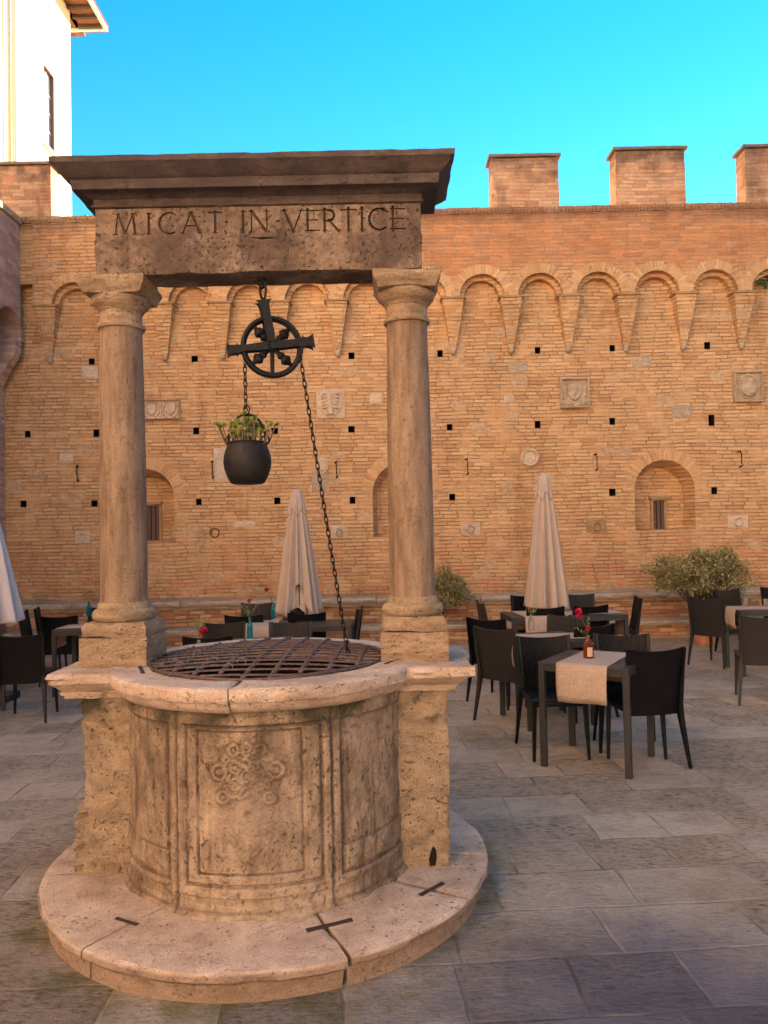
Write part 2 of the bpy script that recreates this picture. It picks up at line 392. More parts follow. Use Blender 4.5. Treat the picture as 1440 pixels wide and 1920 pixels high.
ta = m.math('MULTIPLY_ADD', m.step(m.math('ADD', m.math('MULTIPLY', rid2, .6), m.math('MULTIPLY', m.noise(P, 1.4, 3), .6)), .40, .72), .60, .40)
c = m.mix(ta, c, m.ramp(tool, [(.37, .38), (.48, .98), (.7, 1.2)]), 'MULTIPLY')
c = m.mix(.7, c, m.ramp(rough, [(.32, .70), (.5, 1.0), (.7, 1.16)]), 'MULTIPLY')
c = m.mix(.6, c, m.ramp(m.noise(P, 120, 3, .7), [(.3, .72), (.7, 1.22)]), 'MULTIPLY')
jc = m.mix(m.step(m.noise(P, 1.3, 3), .42, .56), (.07, .06, .05), (.42, .33, .24))
jm = m.math('MULTIPLY', mask, m.math('MULTIPLY_ADD', m.step(m.noise(P, 4.3, 5), .42, .58), .80, .06))
fx = m.vmath('SUBTRACT', P, (1.0, 2.3, 0)); fl = m.n('ShaderNodeVectorMath', operation='LENGTH'); m.set(fl.inputs[0], fx)
blue_patch = m.math('SUBTRACT', 1, m.step(m.math('ADD', fl.outputs['Value'], m.math('MULTIPLY', m.noise(P, 1.6, 5, .65), 1.6)), 1.2, 2.3))
c = m.mix(m.math('MULTIPLY', blue_patch, .80), c, (.065, .078, .13))  # blue-grey tone on the slabs in front, right of the well
c = m.mix(m.math('MULTIPLY', jm, .8), c, jc)
# moss creeping out from the foot of the well
dx = m.vmath('SUBTRACT', P, (-.578, 3.768, 0)); dl = m.n('ShaderNodeVectorMath', operation='LENGTH'); m.set(dl.inputs[0], m.vmath('MULTIPLY', dx, (1, 1, 0)))
ms = m.math('MULTIPLY', m.math('SUBTRACT', 1, m.step(m.math('ADD', dl.outputs['Value'], m.math('MULTIPLY', m.noise(P, 3, 4), .5)), 1.25, 1.55)), m.step(m.noise(P, 5, 5, .7), .42, .62))
c = m.mix(m.math('MULTIPLY', ms, .7), c, (.13, .125, .035))
h = m.math('ADD', m.math('MULTIPLY', tool, m.math('MULTIPLY', ta, 1.5)), m.math('ADD', m.math('MULTIPLY', rough, 1.0), m.math('MULTIPLY', m.math('SUBTRACT', 1, mask), .25)))
h = m.math('ADD', h, m.math('MULTIPLY', rid2, .3))
M_pave = m.done(c, m.math('MULTIPLY_ADD', rid3, .2, .55), h, 1.0, .030, .35)

def plain(name, col, rough=.5, metal=0, nz=0, nscale=40, spec=.4, bump=0):
    m = NT(name)
    c = col
    if nz: c = m.mix(nz, col, m.ramp(m.noise(m.obj(), nscale, 4, .65), [(.3, .5), (.7, 1.5)]), 'MULTIPLY')
    m.b.inputs['Metallic'].default_value = metal
    return m.done(c, rough, m.noise(m.obj(), nscale, 4) if bump else None, bump or .5, .004, spec)
M_iron = plain('wrought_iron', (.007, .006, .007), .6, .2, .5, 60, bump=.6)
M_chain = plain('chain_iron', (.025, .018, .016), .6, .6, .5, 90)
M_rust = plain('rusty_iron', (.125, .082, .072), .6, .5, .8, 45, bump=.6)
M_rustd = plain('dark_rusty_iron', (.055, .028, .018), .8, .2, .6, 70, bump=.6)
M_wire = plain('dull_wire', (.22, .17, .15), .5, .5)
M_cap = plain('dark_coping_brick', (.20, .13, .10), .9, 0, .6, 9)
M_hole = plain('hole_shade_black', (.009, .006, .005), 1)  # near-black tone stands for the shade inside holes and the well shaft
M_chair = plain('dark_brown_resin', (.0045, .0040, .0050), .40, 0, .35, 120, .22)
M_chair_sky = plain('sky_tinted_resin', (.024, .020, .019), .5, 0, .3, 120, .3)  # same resin greyed: the sky's reflection put into its colour
M_table = plain('anthracite_metal', (.034, .031, .029), .5, .0, .15, 120)
M_teal = None
def glass(name, col, rough=.04, trans=.9):
    m = NT(name); m.b.inputs['Transmission Weight'].default_value = trans; m.b.inputs['IOR'].default_value = 1.3
    return m.done(col, rough, spec=.5)
M_teal = glass('teal_glass', (.07, .62, .72)); M_amber = glass('amber_glass', (.42, .12, .02), trans=.75); M_clear = glass('clear_glass', (.85, .85, .8))
m = NT('cast_pot'); c = m.ramp(m.noise(m.obj(), 12, 6, .7), [(.3, (.007, .006, .006)), (.6, (.016, .013, .013)), (.78, (.035, .03, .03))]); M_pot = m.done(c, .6, m.noise(m.obj(), 30, 5), .5, .006)
M_terra = plain('terracotta', (.56, .24, .115), .85, 0, .5, 9, bump=.4)
M_soil = plain('potting_soil', (.05, .035, .025), 1, 0, .5, 60)
def leafy(name, a, b, cc=None):
    m = NT(name); oi = m.n('ShaderNodeNewGeometry').outputs['Random Per Island']
    c = m.ramp(oi, [(0, a), (.55, b), (1, cc or b)])
    m.b.inputs['Subsurface Weight'].default_value = 0
    mt = m.done(c, .55)
    tr = m.n('ShaderNodeBsdfTranslucent'); m.set(tr.inputs[0], c); mx = m.n('ShaderNodeMixShader'); mx.inputs[0].default_value = .3
    m.t.links.new(m.b.outputs[0], mx.inputs[1]); m.t.links.new(tr.outputs[0], mx.inputs[2]); m.t.links.new(mx.outputs[0], m.out.inputs[0])
    return mt
M_leaf = leafy('olive_leaf', (.16, .15, .05), (.36, .31, .13), (.66, .54, .28))
M_succ = leafy('succulent_leaf', (.16, .20, .04), (.34, .38, .10), (.52, .48, .17))
M_stemg = plain('green_stem', (.12, .15, .06), .7); M_bark = plain('bark', (.16, .11, .07), .9, 0, .4, 50)
M_red = leafy('red_petal', (.34, .008, .03), (.50, .015, .06), (.62, .03, .10)); M_paper = plain('paper_label', (.62, .42, .26), .8)
def cloth(name, col, weave=420):
    m = NT(name); P = m.obj()
    a = m.noise(m.mapping(P, (1, 1, .05)), 260, 2); b = m.noise(m.mapping(P, (.05, 1, 1)), 260, 2)
    c = m.mix(.55, col, m.ramp(m.math('MULTIPLY_ADD', a, .5, m.math('MULTIPLY', b, .5)), [(.4, .62), (.6, 1.22)]), 'MULTIPLY')
    c = m.mix(.5, c, m.ramp(m.noise(P, 5, 4), [(.3, .85), (.7, 1.1)]), 'MULTIPLY')
    return m.done(c, .95, m.math('ADD', a, b), .4, .002, .1)
M_runner = cloth('burlap', (.50, .36, .27)); M_canopy = plain('parasol_canvas', (.50, .385, .31), .9, 0, .12, 5, .1); M_canopyw = plain('white_parasol_canvas', (.62, .55, .55), .9, 0, .06, 5, .1)
M_stucco = plain('cream_stucco', (.70, .60, .40), .95, 0, .05, 2, .1)
M_eaveb = plain('weathered_eave_tiles', (.17, .065, .035), .9, 0, .8, 3)
M_eave = plain('eave_boards', (.07, .035, .02), .9, 0, .6, 6); M_tile = plain('terracotta_tile', (.50, .16, .06), .9, 0, .5, 5)
M_trim = plain('grey_trim', (.50, .47, .42), .8); M_pane = plain('window_pane', (.30, .32, .38), .15, 0, 0, 1, .6); M_shut = plain('brown_frame', (.14, .07, .05), .7)
M_wing = plain('wing_plaster', (.88, .70, .52), .95, 0, .15, 1, .1)
M_pal = plain('palace_plaster', (.60, .42, .28), .95, 0, .15, 1, .1)

# ================================================================= SETTING
bm = bmesh.new()
gx = [-90, -40, -14]+[i*1.0 for i in range(-10, 15)]+[20, 45, 90]; gy = [-60, -20]+[i*1.0 for i in range(-8, 16)]+[30, 60, 110]
V = [[bm.verts.new((x, y, ground(x, y) if abs(x) < 30 and abs(y) < 30 else ground(max(-30, min(30, x)), max(-30, min(30, y))))) for x in gx] for y in gy]
for a, b in zip(V, V[1:]):
    for i in range(len(gx)-1): bm.faces.new((a[i], a[i+1], b[i+1], b[i]))
tag(link('courtyard_paving', bm, M_pave), kind='structure')

# ---------------------------------------------------------------- battlemented wall
WY, BY = 12.90, 12.67            # wall face, face of the projecting arcade band
X0, X1 = -6.9, 15.79
ZS, ZT = 5.585, 6.98             # springing line of the little arches, wall head
bm = bmesh.new(); box(bm, ((X0+X1)/2, WY+.45, 3.2), (X1-X0, .9, 7.5))
wall = link('battlement_wall', bm, [M_brick, M_hole])
tag(wall, 'tall orange brick courtyard wall with a row of blind arches and square battlements', 'wall')
cb = bmesh.new()
holes = [(172, 678), (365, 673), (659, 667), (825, 663), (1008, 657), (1148, 653), (1326, 648), (52, 814), (181, 812), (368, 808), (515, 808), (659, 805), (843, 801), (1008, 796), (1148, 790), (44, 945), (177, 944), (373, 941), (520, 939), (661, 938), (848, 932), (1148, 923), (1339, 920)]
for px, py in holes:
    q = at_y(px, py, WY); box(cb, (q.x, WY, q.z), (.10+random.uniform(-.01, .012), .5, .115+random.uniform(-.012, .012)))
q = at_y(1334, 788, WY); box(cb, (q.x, WY, q.z), (.10, .5, .19))
for k in range(6):
    box(cb, (7.6+k*1.35, WY, 4.7), (.1, .5, .11)); box(cb, (7.7+k*1.35, WY, 3.45), (.1, .5, .11)); box(cb, (7.5+k*1.35, WY, 2.25), (.1, .5, .11))
cbo = link('c', cb, M_hole); cut(wall, cbo)
def arch_poly(cx, z0, zs, r, n=16):
    return [(cx-r, z0), (cx+r, z0)]+[(cx+r*math.cos(PI*i/n), zs+r*math.sin(PI*i/n)) for i in range(n+1)]
# three deep arched niches, slightly splayed
NI = []
for px0, px1, pyb, pyc in ((215, 328, 1017, 879), (700, 813, 1007, 868), (1192, 1305, 995, 862)):
    a, b = at_y(px0, pyb, WY), at_y(px1, pyb, WY); t = at_y((px0+px1)/2, pyc, WY)
    NI.append(((a.x+b.x)/2, (b.x-a.x)/2, a.z, t.z-(b.x-a.x)/2))
cb = bmesh.new()
for cx, r, z0, zs in NI:
    o1 = arch_poly(cx, z0, zs, r); o2 = arch_poly(cx+.0, z0+.02, zs-.05, r*.86)
    loft(cb, [[(x, WY-.1, z) for x, z in o1], [(x, WY, z) for x, z in o1], [(x, WY+.36, z) for x, z in o2]])
cbo = link('c', cb, M_brick); cut(wall, cbo)
# projecting band with arches
def arcade(cs, r, x0, x1, zs, zt, n=14):
    p = [(x0, zt), (x0, zs)]
    for cx in cs: p += [(cx-r*math.cos(PI*i/n), zs+r*math.sin(PI*i/n)) for i in range(n+1)]
    return p+[(x1, zs), (x1, zt)]
SP = .9775; CX = [-5.613+SP*k for k in range(0, 23)]; AC = [(a+b)/2 for a, b in zip(CX, CX[1:])]
bm = bmesh.new(); prism(bm, arcade(AC, .375, CX[0]-.20, X1, ZS, ZT), BY, WY+.01)
link('arcade_band', bm, M_brick, wall)
bm = bmesh.new(); prism(bm, arcade(AC, .300, CX[0]-.05, X1, ZS+.0, 6.35), BY+.11, WY+.008)
link('recessed_arch_order', bm, M_brick, wall)
bm = bmesh.new(); prism(bm, [(X0, 5.95), (CX[0]-.203, 5.95), (CX[0]-.203, ZT-.003), (X0, ZT-.003)], BY+.03, WY+.01); link('corner_band', bm, M_brick, wall)
# soldier course on the wall head
bm = bmesh.new(); uvl = bm.loops.layers.uv.new()
x = X0
while x < X1:
    wv = random.uniform(.055, .07); box(bm, (x+wv/2, (BY+WY+.9)/2, ZT+.045+random.uniform(-.004, .006)), (wv-.006, WY+.9-BY+random.uniform(.02, .045), .105)); x += wv
link('coping_course', bm, M_brick, wall)
def vous(name, cx, zs, r0, r1, y, a0=0, a1=PI, n=24, d=.008, par=wall, parts=False):
    bm = bmesh.new(); uvl = bm.loops.layers.uv.new()
    st = (a1-a0)/n
    for i in range(n):
        b0, b1 = a0+st*i+.004/r0, a0+st*(i+1)-.004/r0; rr = r1+random.uniform(-.012, .008); yy = y-random.uniform(.001, d*.6)
        pts = [(r0, b0), (rr, b0), (rr, b1), (r0, b1)]
        A = [bm.verts.new((cx+r*math.cos(b), yy, zs+r*math.sin(b))) for r, b in pts]; B = [bm.verts.new((cx+r*math.cos(b), y+.05, zs+r*math.sin(b))) for r, b in pts]
        fs = [bm.faces.new(A[::-1])]+[bm.faces.new((A[k], A[(k+1) % 4], B[(k+1) % 4], B[k])) for k in range(4)]
        ou, ov = random.randint(0, 90)*.2+.03, random.randint(0, 90)*.062+.012
        for f in fs:
            for l in f.loops: l[uvl].uv = (ou+random.uniform(0, .1), ov+.02)
    return link(name, bm, M_vous, par)
for cx in AC[:14]:
    vous('arch_ring', cx, ZS, .377, .535, BY, .06, PI-.06)
for cx, r, z0, zs in NI: vous('niche_arch', cx, zs, r+.003, r+.19, WY, .0, PI, 40)
# tapered corbels ending in a small rounded stone
def corbel(cx, par, zt=ZS, zb=4.73, w0=.37, w1=.085, d0=.232, d1=.06):
    bm = bmesh.new(); n = 8; rings = []
    for i in range(n+1):
        t = i/n; z = zb+(zt-zb)*t; hw = (w1+(w0-w1)*t)/2; d = d1+(d0-d1)*t
        rings.append([(cx-hw, WY+.02, z), (cx-hw, WY-d, z), (cx+hw, WY-d, z), (cx+hw, WY+.02, z)])
    loft(bm, rings); o = link('corbel', bm, M_brick, par)
    b2 = bmesh.new(); box(b2, (cx, WY-d0/2-.008, zt-.014), (w0+.05, d0+.03, .035), bev=.006); link('corbel_cap', b2, M_plaq3, o)
    b3 = bmesh.new(); bmesh.ops.create_uvsphere(b3, u_segments=12, v_segments=8, radius=.058)
    for v in b3.verts: v.co = Vector((cx+v.co.x*.85, WY-.035+v.co.y*1.1, zb-.02+v.co.z*1.25))
    link('corbel_tip', b3, M_plaq, o, smooth=True)
for cx in CX[:15]: corbel(cx, wall)
# merlons
for px0, px1, py in ((-35, 95, 305), (215, 345, 300), (448, 578, 296), (683, 813, 292), (920, 1047, 290), (1153, 1284, 276), (1396, 1526, 270), (1630, 1765, 262)):
    a, b = at_y(px0, py, BY), at_y(px1, py, BY); zt = max(7.93, min(8.06, a.z)); hw = (b.x-a.x)/2; cx = (a.x+b.x)/2
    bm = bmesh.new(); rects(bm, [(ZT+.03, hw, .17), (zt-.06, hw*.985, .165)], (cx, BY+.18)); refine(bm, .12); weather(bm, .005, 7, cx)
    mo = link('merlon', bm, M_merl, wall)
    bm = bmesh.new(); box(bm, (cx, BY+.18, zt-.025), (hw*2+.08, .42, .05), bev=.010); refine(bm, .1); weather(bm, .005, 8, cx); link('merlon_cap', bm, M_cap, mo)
for k in range(3):
    cx = 10.2+2.1*k; bm = bmesh.new(); rects(bm, [(ZT+.03, .58, .17), (8.0, .57, .165)], (cx, BY+.18)); link('merlon', bm, M_merl, wall)
# slot windows with a small lintel inside two niches
for (cx, r, z0, zs), pxs in ((NI[0], (278, 299, 948, 1016, 268, 304)), (NI[2], (1225, 1243, 938, 993, 1216, 1256))):
    yb = WY+.36
    a, b = at_y(pxs[0], pxs[3], yb), at_y(pxs[1], pxs[2], yb); l0, l1 = at_y(pxs[4], pxs[2]-8, yb), at_y(pxs[5], pxs[2]-8, yb)
    bm = bmesh.new(); box(bm, ((l0.x+l1.x)/2, yb-.04, b.z+.045), (l1.x-l0.x, .10, .05), bev=.01); box(bm, ((l0.x+l1.x)/2, yb-.03, b.z+.01), (l1.x-l0.x-.08, .07, .03), bev=.006)
    for sx in (a.x-.025, b.x+.025): box(bm, (sx, yb-.015, (a.z+b.z)/2), (.04, .05, b.z-a.z))
    o = link('niche_window', bm, M_plaq3, wall)
    bm = bmesh.new(); box(bm, ((a.x+b.x)/2, yb-.004, (a.z+b.z)/2), (b.x-a.x, .02, b.z-a.z)); link('pane', bm, M_shut, o)
    bm = bmesh.new()
    for t in (.3, .7): bar(bm, (a.x+(b.x-a.x)*t, yb-.02, a.z), (a.x+(b.x-a.x)*t, yb-.02, b.z), .008, n=6)
    link('window_bar', bm, M_iron, o)

# carved plaques: height fields raised on thin blocks
def gauss(d, s): return np.exp(-(d/s)**2)
def relief_block(name, px0, px1, py0, py1, fn, mat=M_plaq, t=.03, frame=0, n=46, label=None):
    a, b = at_y(px0, py1, WY), at_y(px1, py0, WY); W, H = b.x-a.x, b.z-a.z
    nx, nz = n, int(n*H/W)
    X, Z = np.meshgrid(np.linspace(-1, 1, nx), np.linspace(-1, 1, nz)); hgt = fn(X, Z)
    if frame: hgt = np.where((np.abs(X) > 1-frame) | (np.abs(Z) > 1-frame*W/H), 1.0, hgt)
    bm = bmesh.new(); V = []
    for j in range(nz):
        V.append([bm.verts.new((a.x+W*(X[j, i]+1)/2, WY-t-.065*float(hgt[j, i])+.004*noise.noise((X[j, i]*4, Z[j, i]*4, px0)), a.z+H*(Z[j, i]+1)/2)) for i in range(nx)])
    for j in range(nz-1):
        for i in range(nx-1): bm.faces.new((V[j][i], V[j][i+1], V[j+1][i+1], V[j+1][i]))
    es = [e for e in bm.edges if len(e.link_faces) == 1]
    r = bmesh.ops.extrude_edge_only(bm, edges=es)
    for v in r['geom']:
        if isinstance(v, bmesh.types.BMVert): v.co.y = WY+.02
    return link(name, bm, mat, wall, smooth=True, angle=50)
def shield(X, Z, cx=0, w=.6, top=.6, bot=-.75):
    t = np.clip((Z-bot)/(top-bot), 0, 1); half = w*np.clip(t*2.2, 0, 1)**.55
    return ((np.abs(X-cx) < half) & (Z < top) & (Z > bot)).astype(float)
def f_two(X, Z):
    h = 0*X
    for c in (-.5, .5): h = np.maximum(h, .45*shield(X, Z, c, .27, .55, -.6)+.25*gauss(np.hypot((X-c)*2, Z), .45)+.35*(np.abs(np.hypot((X-c)*1.9, Z*.85)-.78) < .06))
    return np.maximum(h, .5*(np.abs(X) < .03))
def f_eagle(X, Z):
    s = shield(X, Z, 0, .86, .88, -.98); ax = np.abs(X)
    wing = gauss((ax-.45-.1*Z), .17)*(Z > -.35)*(Z < .75)*(.7+.5*np.sin(Z*26+ax*9)); body = gauss(X, .13)*(Z > -.75)*(Z < .45); head = gauss(np.hypot(X-.05, Z-.62), .17)
    tail = gauss((ax-.22*(-Z-.3)), .12)*(Z < -.3)*(Z > -.8)
    return s*(.30+.75*np.clip(wing+body+head+tail, 0, 1.2))
def f_arms(X, Z):
    s = shield(X, Z, 0, .5, .55, -.5); ax = np.abs(X)
    scroll = gauss(np.hypot((ax-.72), Z-.2*np.sin(Z*7)), .16)*(Z < .5)+gauss(np.hypot(ax-.62, (Z+.62)), .2)+gauss(np.hypot(ax-.3, Z+.75), .14)
    return np.clip(.45*s+.35*gauss(np.abs(X-.12*np.sin(Z*9)), .1)*s+.7*scroll, 0, 1)
def f_oval(X, Z):
    r = np.hypot(X/.62, (Z-.05)/.78); ax = np.abs(X)
    return np.clip(.45*(r < .9)+.35*(np.abs(r-.95) < .12)+.5*gauss(np.hypot(X, Z+.15), .28)*1.2-.2*gauss(np.hypot(X, Z+.15), .14)+.4*gauss(np.hypot(ax-.3, Z-.4), .15)+.35*gauss(np.hypot(ax-.75, Z+.75), .2), 0, 1.1)
relief_block('two_shield_plaque', 268, 338, 751, 787, f_two, M_plaq2, frame=.03, n=60)
relief_block('eagle_shield_plaque', 594, 646, 729, 785, f_eagle, M_plaq2)
relief_block('framed_arms_plaque', 1050, 1102, 710, 766, f_arms, M_plaq, frame=.13)
relief_block('framed_oval_plaque', 1374, 1426, 697, 755, f_oval, M_plaq, frame=.1)
def f_stone(X, Z): return .35*np.clip(1.25-np.maximum(np.abs(X), np.abs(Z))**4*1.2, 0, 1)
def f_ringst(X, Z): return .15+.4*(np.abs(np.hypot(X/.42, (Z+.05)/.8)-.8) < .17)
for r4 in ((864, 900, 979, 1003), (1364, 1401, 966, 990), (621, 651, 985, 1009), (142, 169, 995, 1019)): relief_block('hitching_ring_stone', *r4, f_ringst, M_plaq2, t=.008, n=24)
relief_block('hitching_ring_stone', 1100, 1136, 975, 998, f_ringst, M_plaq3, t=.008, n=24)
for r4 in ((945, 965, 741, 757), (400, 432, 838, 905), (584, 617, 880, 925), (1260, 1298, 758, 786), (478, 497, 1101, 1114), (693, 717, 736, 759), (1185, 1221, 668, 690), (1218, 1250, 458, 478), (856, 888, 470, 494), (152, 184, 686, 712), (952, 990, 676, 700), (1375, 1400, 455, 470), (437, 480, 975, 990), (110, 138, 848, 868)):
    o = relief_block('stone_block', *r4, f_stone, random.choice((M_plaq, M_plaq2)), t=-.006, n=12)
# round wreath and octagonal crest
q = at_y(993, 858, WY); bm = bmesh.new()
lathe(bm, [(.0, .05), (.09, .045), (.10, .035), (.115, .06), (.14, .065), (.155, .03), (.158, -.02)], 26, cap=False)
for k in range(13):
    a = 2*PI*k/13; r = bmesh.ops.create_icosphere(bm, subdivisions=1, radius=.032)
    for v in r['verts']: v.co += Vector((.132*math.cos(a), .132*math.sin(a), .045))
for v in bm.verts: v.co = Vector((q.x+v.co.x, WY-v.co.z, q.z+v.co.y))
link('wreath_crest', bm, M_plaq2, wall, smooth=True, angle=40)
q = at_y(604, 873, WY); bm = bmesh.new(); lathe(bm, [(0, .05), (.08, .05), (.09, .03), (.13, .035), (.15, -.02)], 8, cap=False)
for v in bm.verts: v.co = Vector((q.x+v.co.x*.8, WY-v.co.z, q.z+v.co.y*1.15))
link('octagonal_crest', bm, M_plaq2, wall)
q = at_y(403, 999, WY); bm = bmesh.new(); tube(bm, [(q.x+.075*math.cos(a), WY-.02, q.z+.075*math.sin(a)) for a in np.linspace(0, 2*PI, 25)[:-1]], .008, 6, True)
link('tether_ring', bm, M_chain, wall, smooth=True)
for px, py0, py1 in ((148, 875, 903), (400, 867, 897), (631, 868, 896), (875, 862, 890), (1116, 853, 882), (1385, 848, 876)):
    a, b = at_y(px, py0, WY), at_y(px, py1, WY)
    bm = bmesh.new(); tube(bm, [(a.x-.03, WY+.01, a.z), (a.x-.02, WY-.07, a.z+.01), (a.x, WY-.10, a.z-.03), (a.x+.003, WY-.09, b.z+.06), (a.x+.02, WY-.09, b.z+.02), (a.x, WY-.03, b.z), (a.x-.01, WY+.01, b.z)], .0085, 6)
    for z in (a.z, b.z):
        r = bmesh.ops.create_icosphere(bm, subdivisions=1, radius=.018)
        for v in r['verts']: v.co += Vector((a.x, WY-.06, z+.01))
    link('torch_hook', bm, M_iron, wall, smooth=True)

# stone bench along the foot of the wall
be = empty('wall_bench', (0, WY, ground(0, WY)))
tag(be, 'long low stone ledge on a brick base along the foot of the wall', 'bench')
def bl(f): return lambda *a: f(*a)
def strip(name, lv, mat, amp=.006, mx=.22):
    """profile (y, z) swept along the wall in stones of uneven length"""
    bm = bmesh.new(); x = X0+.85; k = 0
    while x < X1:
        L = random.uniform(.9, 1.7); e = min(x+L, X1); dz = random.uniform(-.006, .006)
        sub = bmesh.new(); N = max(2, int((e-x)/mx))
        loft(sub, [[(x+.004+(e-x-.008)*i/N, y-WY, z+dz) for y, z in lv] for i in range(N+1)]); weather(sub, amp, 6, k)
        me = bpy.data.meshes.new('t'); sub.to_mesh(me); sub.free(); bm.from_mesh(me); bpy.data.meshes.remove(me); x = e; k += 1
    return link(name, bm, mat, be)
gz = .12
strip('ledge', [(WY+.02, .62+gz), (12.46, .615+gz), (12.42, .60+gz), (12.40, .57+gz), (12.415, .53+gz), (12.45, .51+gz), (12.47, .47+gz), (WY+.02, .47+gz)], M_ledge, .010, .16)
bm = bmesh.new(); box(bm, ((X0+X1)/2+.4, -.19, .25+gz), (X1-X0-.8, .42, .56)); link('bench_base', bm, M_benchb, be)
strip('footing_slab', [(12.55, .19+gz), (12.08, .185+gz), (12.07, .165+gz), (12.08, .12+gz), (12.55, .12+gz)], M_ledge, .008)
bm = bmesh.new(); box(bm, ((X0+X1)/2+.4, -.55, gz), (X1-X0-.8, .48, .25)); link('footing', bm, M_benchb, be)

# ---------------------------------------------------------------- side wall on the left with big machicolation arches
LX = -6.03
bm = bmesh.new(); box(bm, (LX-.37-.4, 3.6, 3.2), (.8, 18.58, 7.4))
sw = link('side_wall', bm, M_side); tag(sw, 'purple-grey brick side wall with overhanging arches at the left edge', 'wall')
cs = [12.33-1.16*k for k in range(12)]
bm = bmesh.new(); prism(bm, arcade([-c for c in cs], .47, -12.715, 3.0, 4.98, 6.95), LX, LX-.38, lambda x, z, y: (y, -x, z)); link('overhanging_band', bm, M_side, sw)
for k in range(12):
    yc = 12.33+.58-1.16*k; y0, y1 = yc-.11, yc+.11
    if k == 0: y1 = 12.71; y0 = 12.50
    bm = bmesh.new(); pr = [(.005, 4.98), (.002, 4.80), (-.03, 4.70), (-.10, 4.60), (-.20, 4.42), (-.30, 4.24), (-.37, 4.05)]
    loft(bm, [[(LX+p, y0, z), (LX+p, y1, z), (LX-.40, y1, z), (LX-.40, y0, z)] for p, z in pr]); link('corbel', bm, M_ledge if k % 2 else M_side, sw)
bm = bmesh.new()
box(bm, (LX-.2, 3.6, 7.0), (.5, 18.2, .1)); link('coping', bm, M_ledge, sw)
for k in range(7):
    yc = 11.35-2.4*k
    bm = bmesh.new(); rects(bm, [(7.05, .16, .6), (8.0, .16, .59)], (LX-.2, yc)); mo = link('merlon', bm, M_side, sw)
    bm = bmesh.new(); box(bm, (LX-.2, yc, 8.03), (.4, 1.28, .06)); link('merlon_cap', bm, M_ledge, mo)

# ---------------------------------------------------------------- pale tower beyond the wall
tw = empty('tower_house', (-10.55, 20, 0)); tag(tw, 'sunlit cream plastered tower house rising behind the wall at upper left', 'building')
TX, TY0, TY1, TZ = -10.55, 14.5, 26.0, 19.95
def tb(name, c, s, mat, par=tw, bev=0):
    bm = bmesh.new(); box(bm, (c[0]-TX if par else c[0], c[1]-20, c[2]), s, bev=bev); o = link(name, bm, mat, par); return o
twall = tb('facade', (TX-4, (TY0+TY1)/2, TZ/2), (8, TY1-TY0, TZ), M_stucco)
cbm = bmesh.new(); box(cbm, (0, 24.3-20, 15.5), (.5, .8, 2.6)); cbo = link('c', cbm, M_shut, tw); cut(twall, cbo)
fr = tb('window', (TX-.17, 24.3, 15.5), (.06, .8, 2.6), M_trim)
def sub(par, name, c, s, mat):
    bm = bmesh.new(); box(bm, (c[0]-TX, c[1]-20, c[2]), s); return link(name, bm, mat, par)
for yy in (24.1, 24.5): sub(fr, 'pane', (TX-.135, yy, 15.5), (.02, .34, 2.5), M_pane)
sub(fr, 'glazing_bar', (TX-.12, 24.3, 15.5), (.03, .05, 2.6), M_trim)
for z in (14.9, 15.5, 16.1): sub(fr, 'glazing_bar', (TX-.118, 24.3, z), (.028, .78, .035), M_trim)
tb('far_jamb', (TX-.06, 24.68, 15.5), (.10, .05, 2.58), M_shut)
sub(tw, 'window_sill', (TX+.02, 24.3, 14.17), (.14, .95, .07), M_trim)
bm = bmesh.new()
bar(bm, (.09, 1.75, 7), (.09, 1.75, 19.4), .07, n=10); bar(bm, (.05, 1.35, 7), (.05, 1.35, 19.4), .03, n=8)
link('downpipe', bm, M_trim, tw)
bm = bmesh.new(); box(bm, (.38, (TY0+TY1+.4)/2-20, TZ+.07), (1.05, TY1-TY0+2, .05)); box(bm, (-4, 6.7, TZ+.07), (8, 1.4, .05)); link('eave_boarding', bm, M_eaveb, tw)
for k in range(26):
    bm = bmesh.new(); y = TY1+.75-20-k*.5; box(bm, (.40, y, TZ-.02), (.82, .11, .12)); link('rafter', bm, M_eave, tw)
bm = bmesh.new(); box(bm, (.88, (TY0+TY1+.5)/2-20, TZ+.05), (.10, TY1-TY0+1.6, .16)); box(bm, (-3.6, 6.99, TZ+.05), (8.85, .12, .16)); link('fascia', bm, M_trim, tw)
bm = bmesh.new(); prism(bm, [(.98, TZ+.135), (-4, TZ+2.3), (-9, TZ+.135)], TY0-20.5, TY1+1.08-20, lambda x, z, y: (x, y, z)); link('roof', bm, M_tile, tw)

# ---------------------------------------------------------------- the palace that closes the courtyard behind the viewer (unseen; placed and toned for warm bounce from the left)
pal = empty('palace', (-9, -19, 0)); tag(pal, 'unseen ochre plastered palace closing the courtyard opposite the battlemented wall', 'building')
bm = bmesh.new(); box(bm, (0, -4, 6.5), (34, 8, 14)); palf = link('facade', bm, M_pal, pal)
bm = bmesh.new(); rects(bm, [(13.4, 17.1, 4.1), (13.6, 17.5, 4.5), (13.8, 17.6, 4.6)], (0, -4)); link('cornice', bm, M_trim, pal)
for r_ in range(3):
    for k in range(9):
        bm = bmesh.new(); box(bm, (-14.4+3.6*k, .05, 2.2+4.1*r_), (1.3, .14, 2.2)); fw = link('window', bm, M_trim, pal)
        bm = bmesh.new(); box(bm, (-14.4+3.6*k, .125, 2.2+4.1*r_), (1.05, .02, 1.95)); link('pane', bm, M_pane, fw)

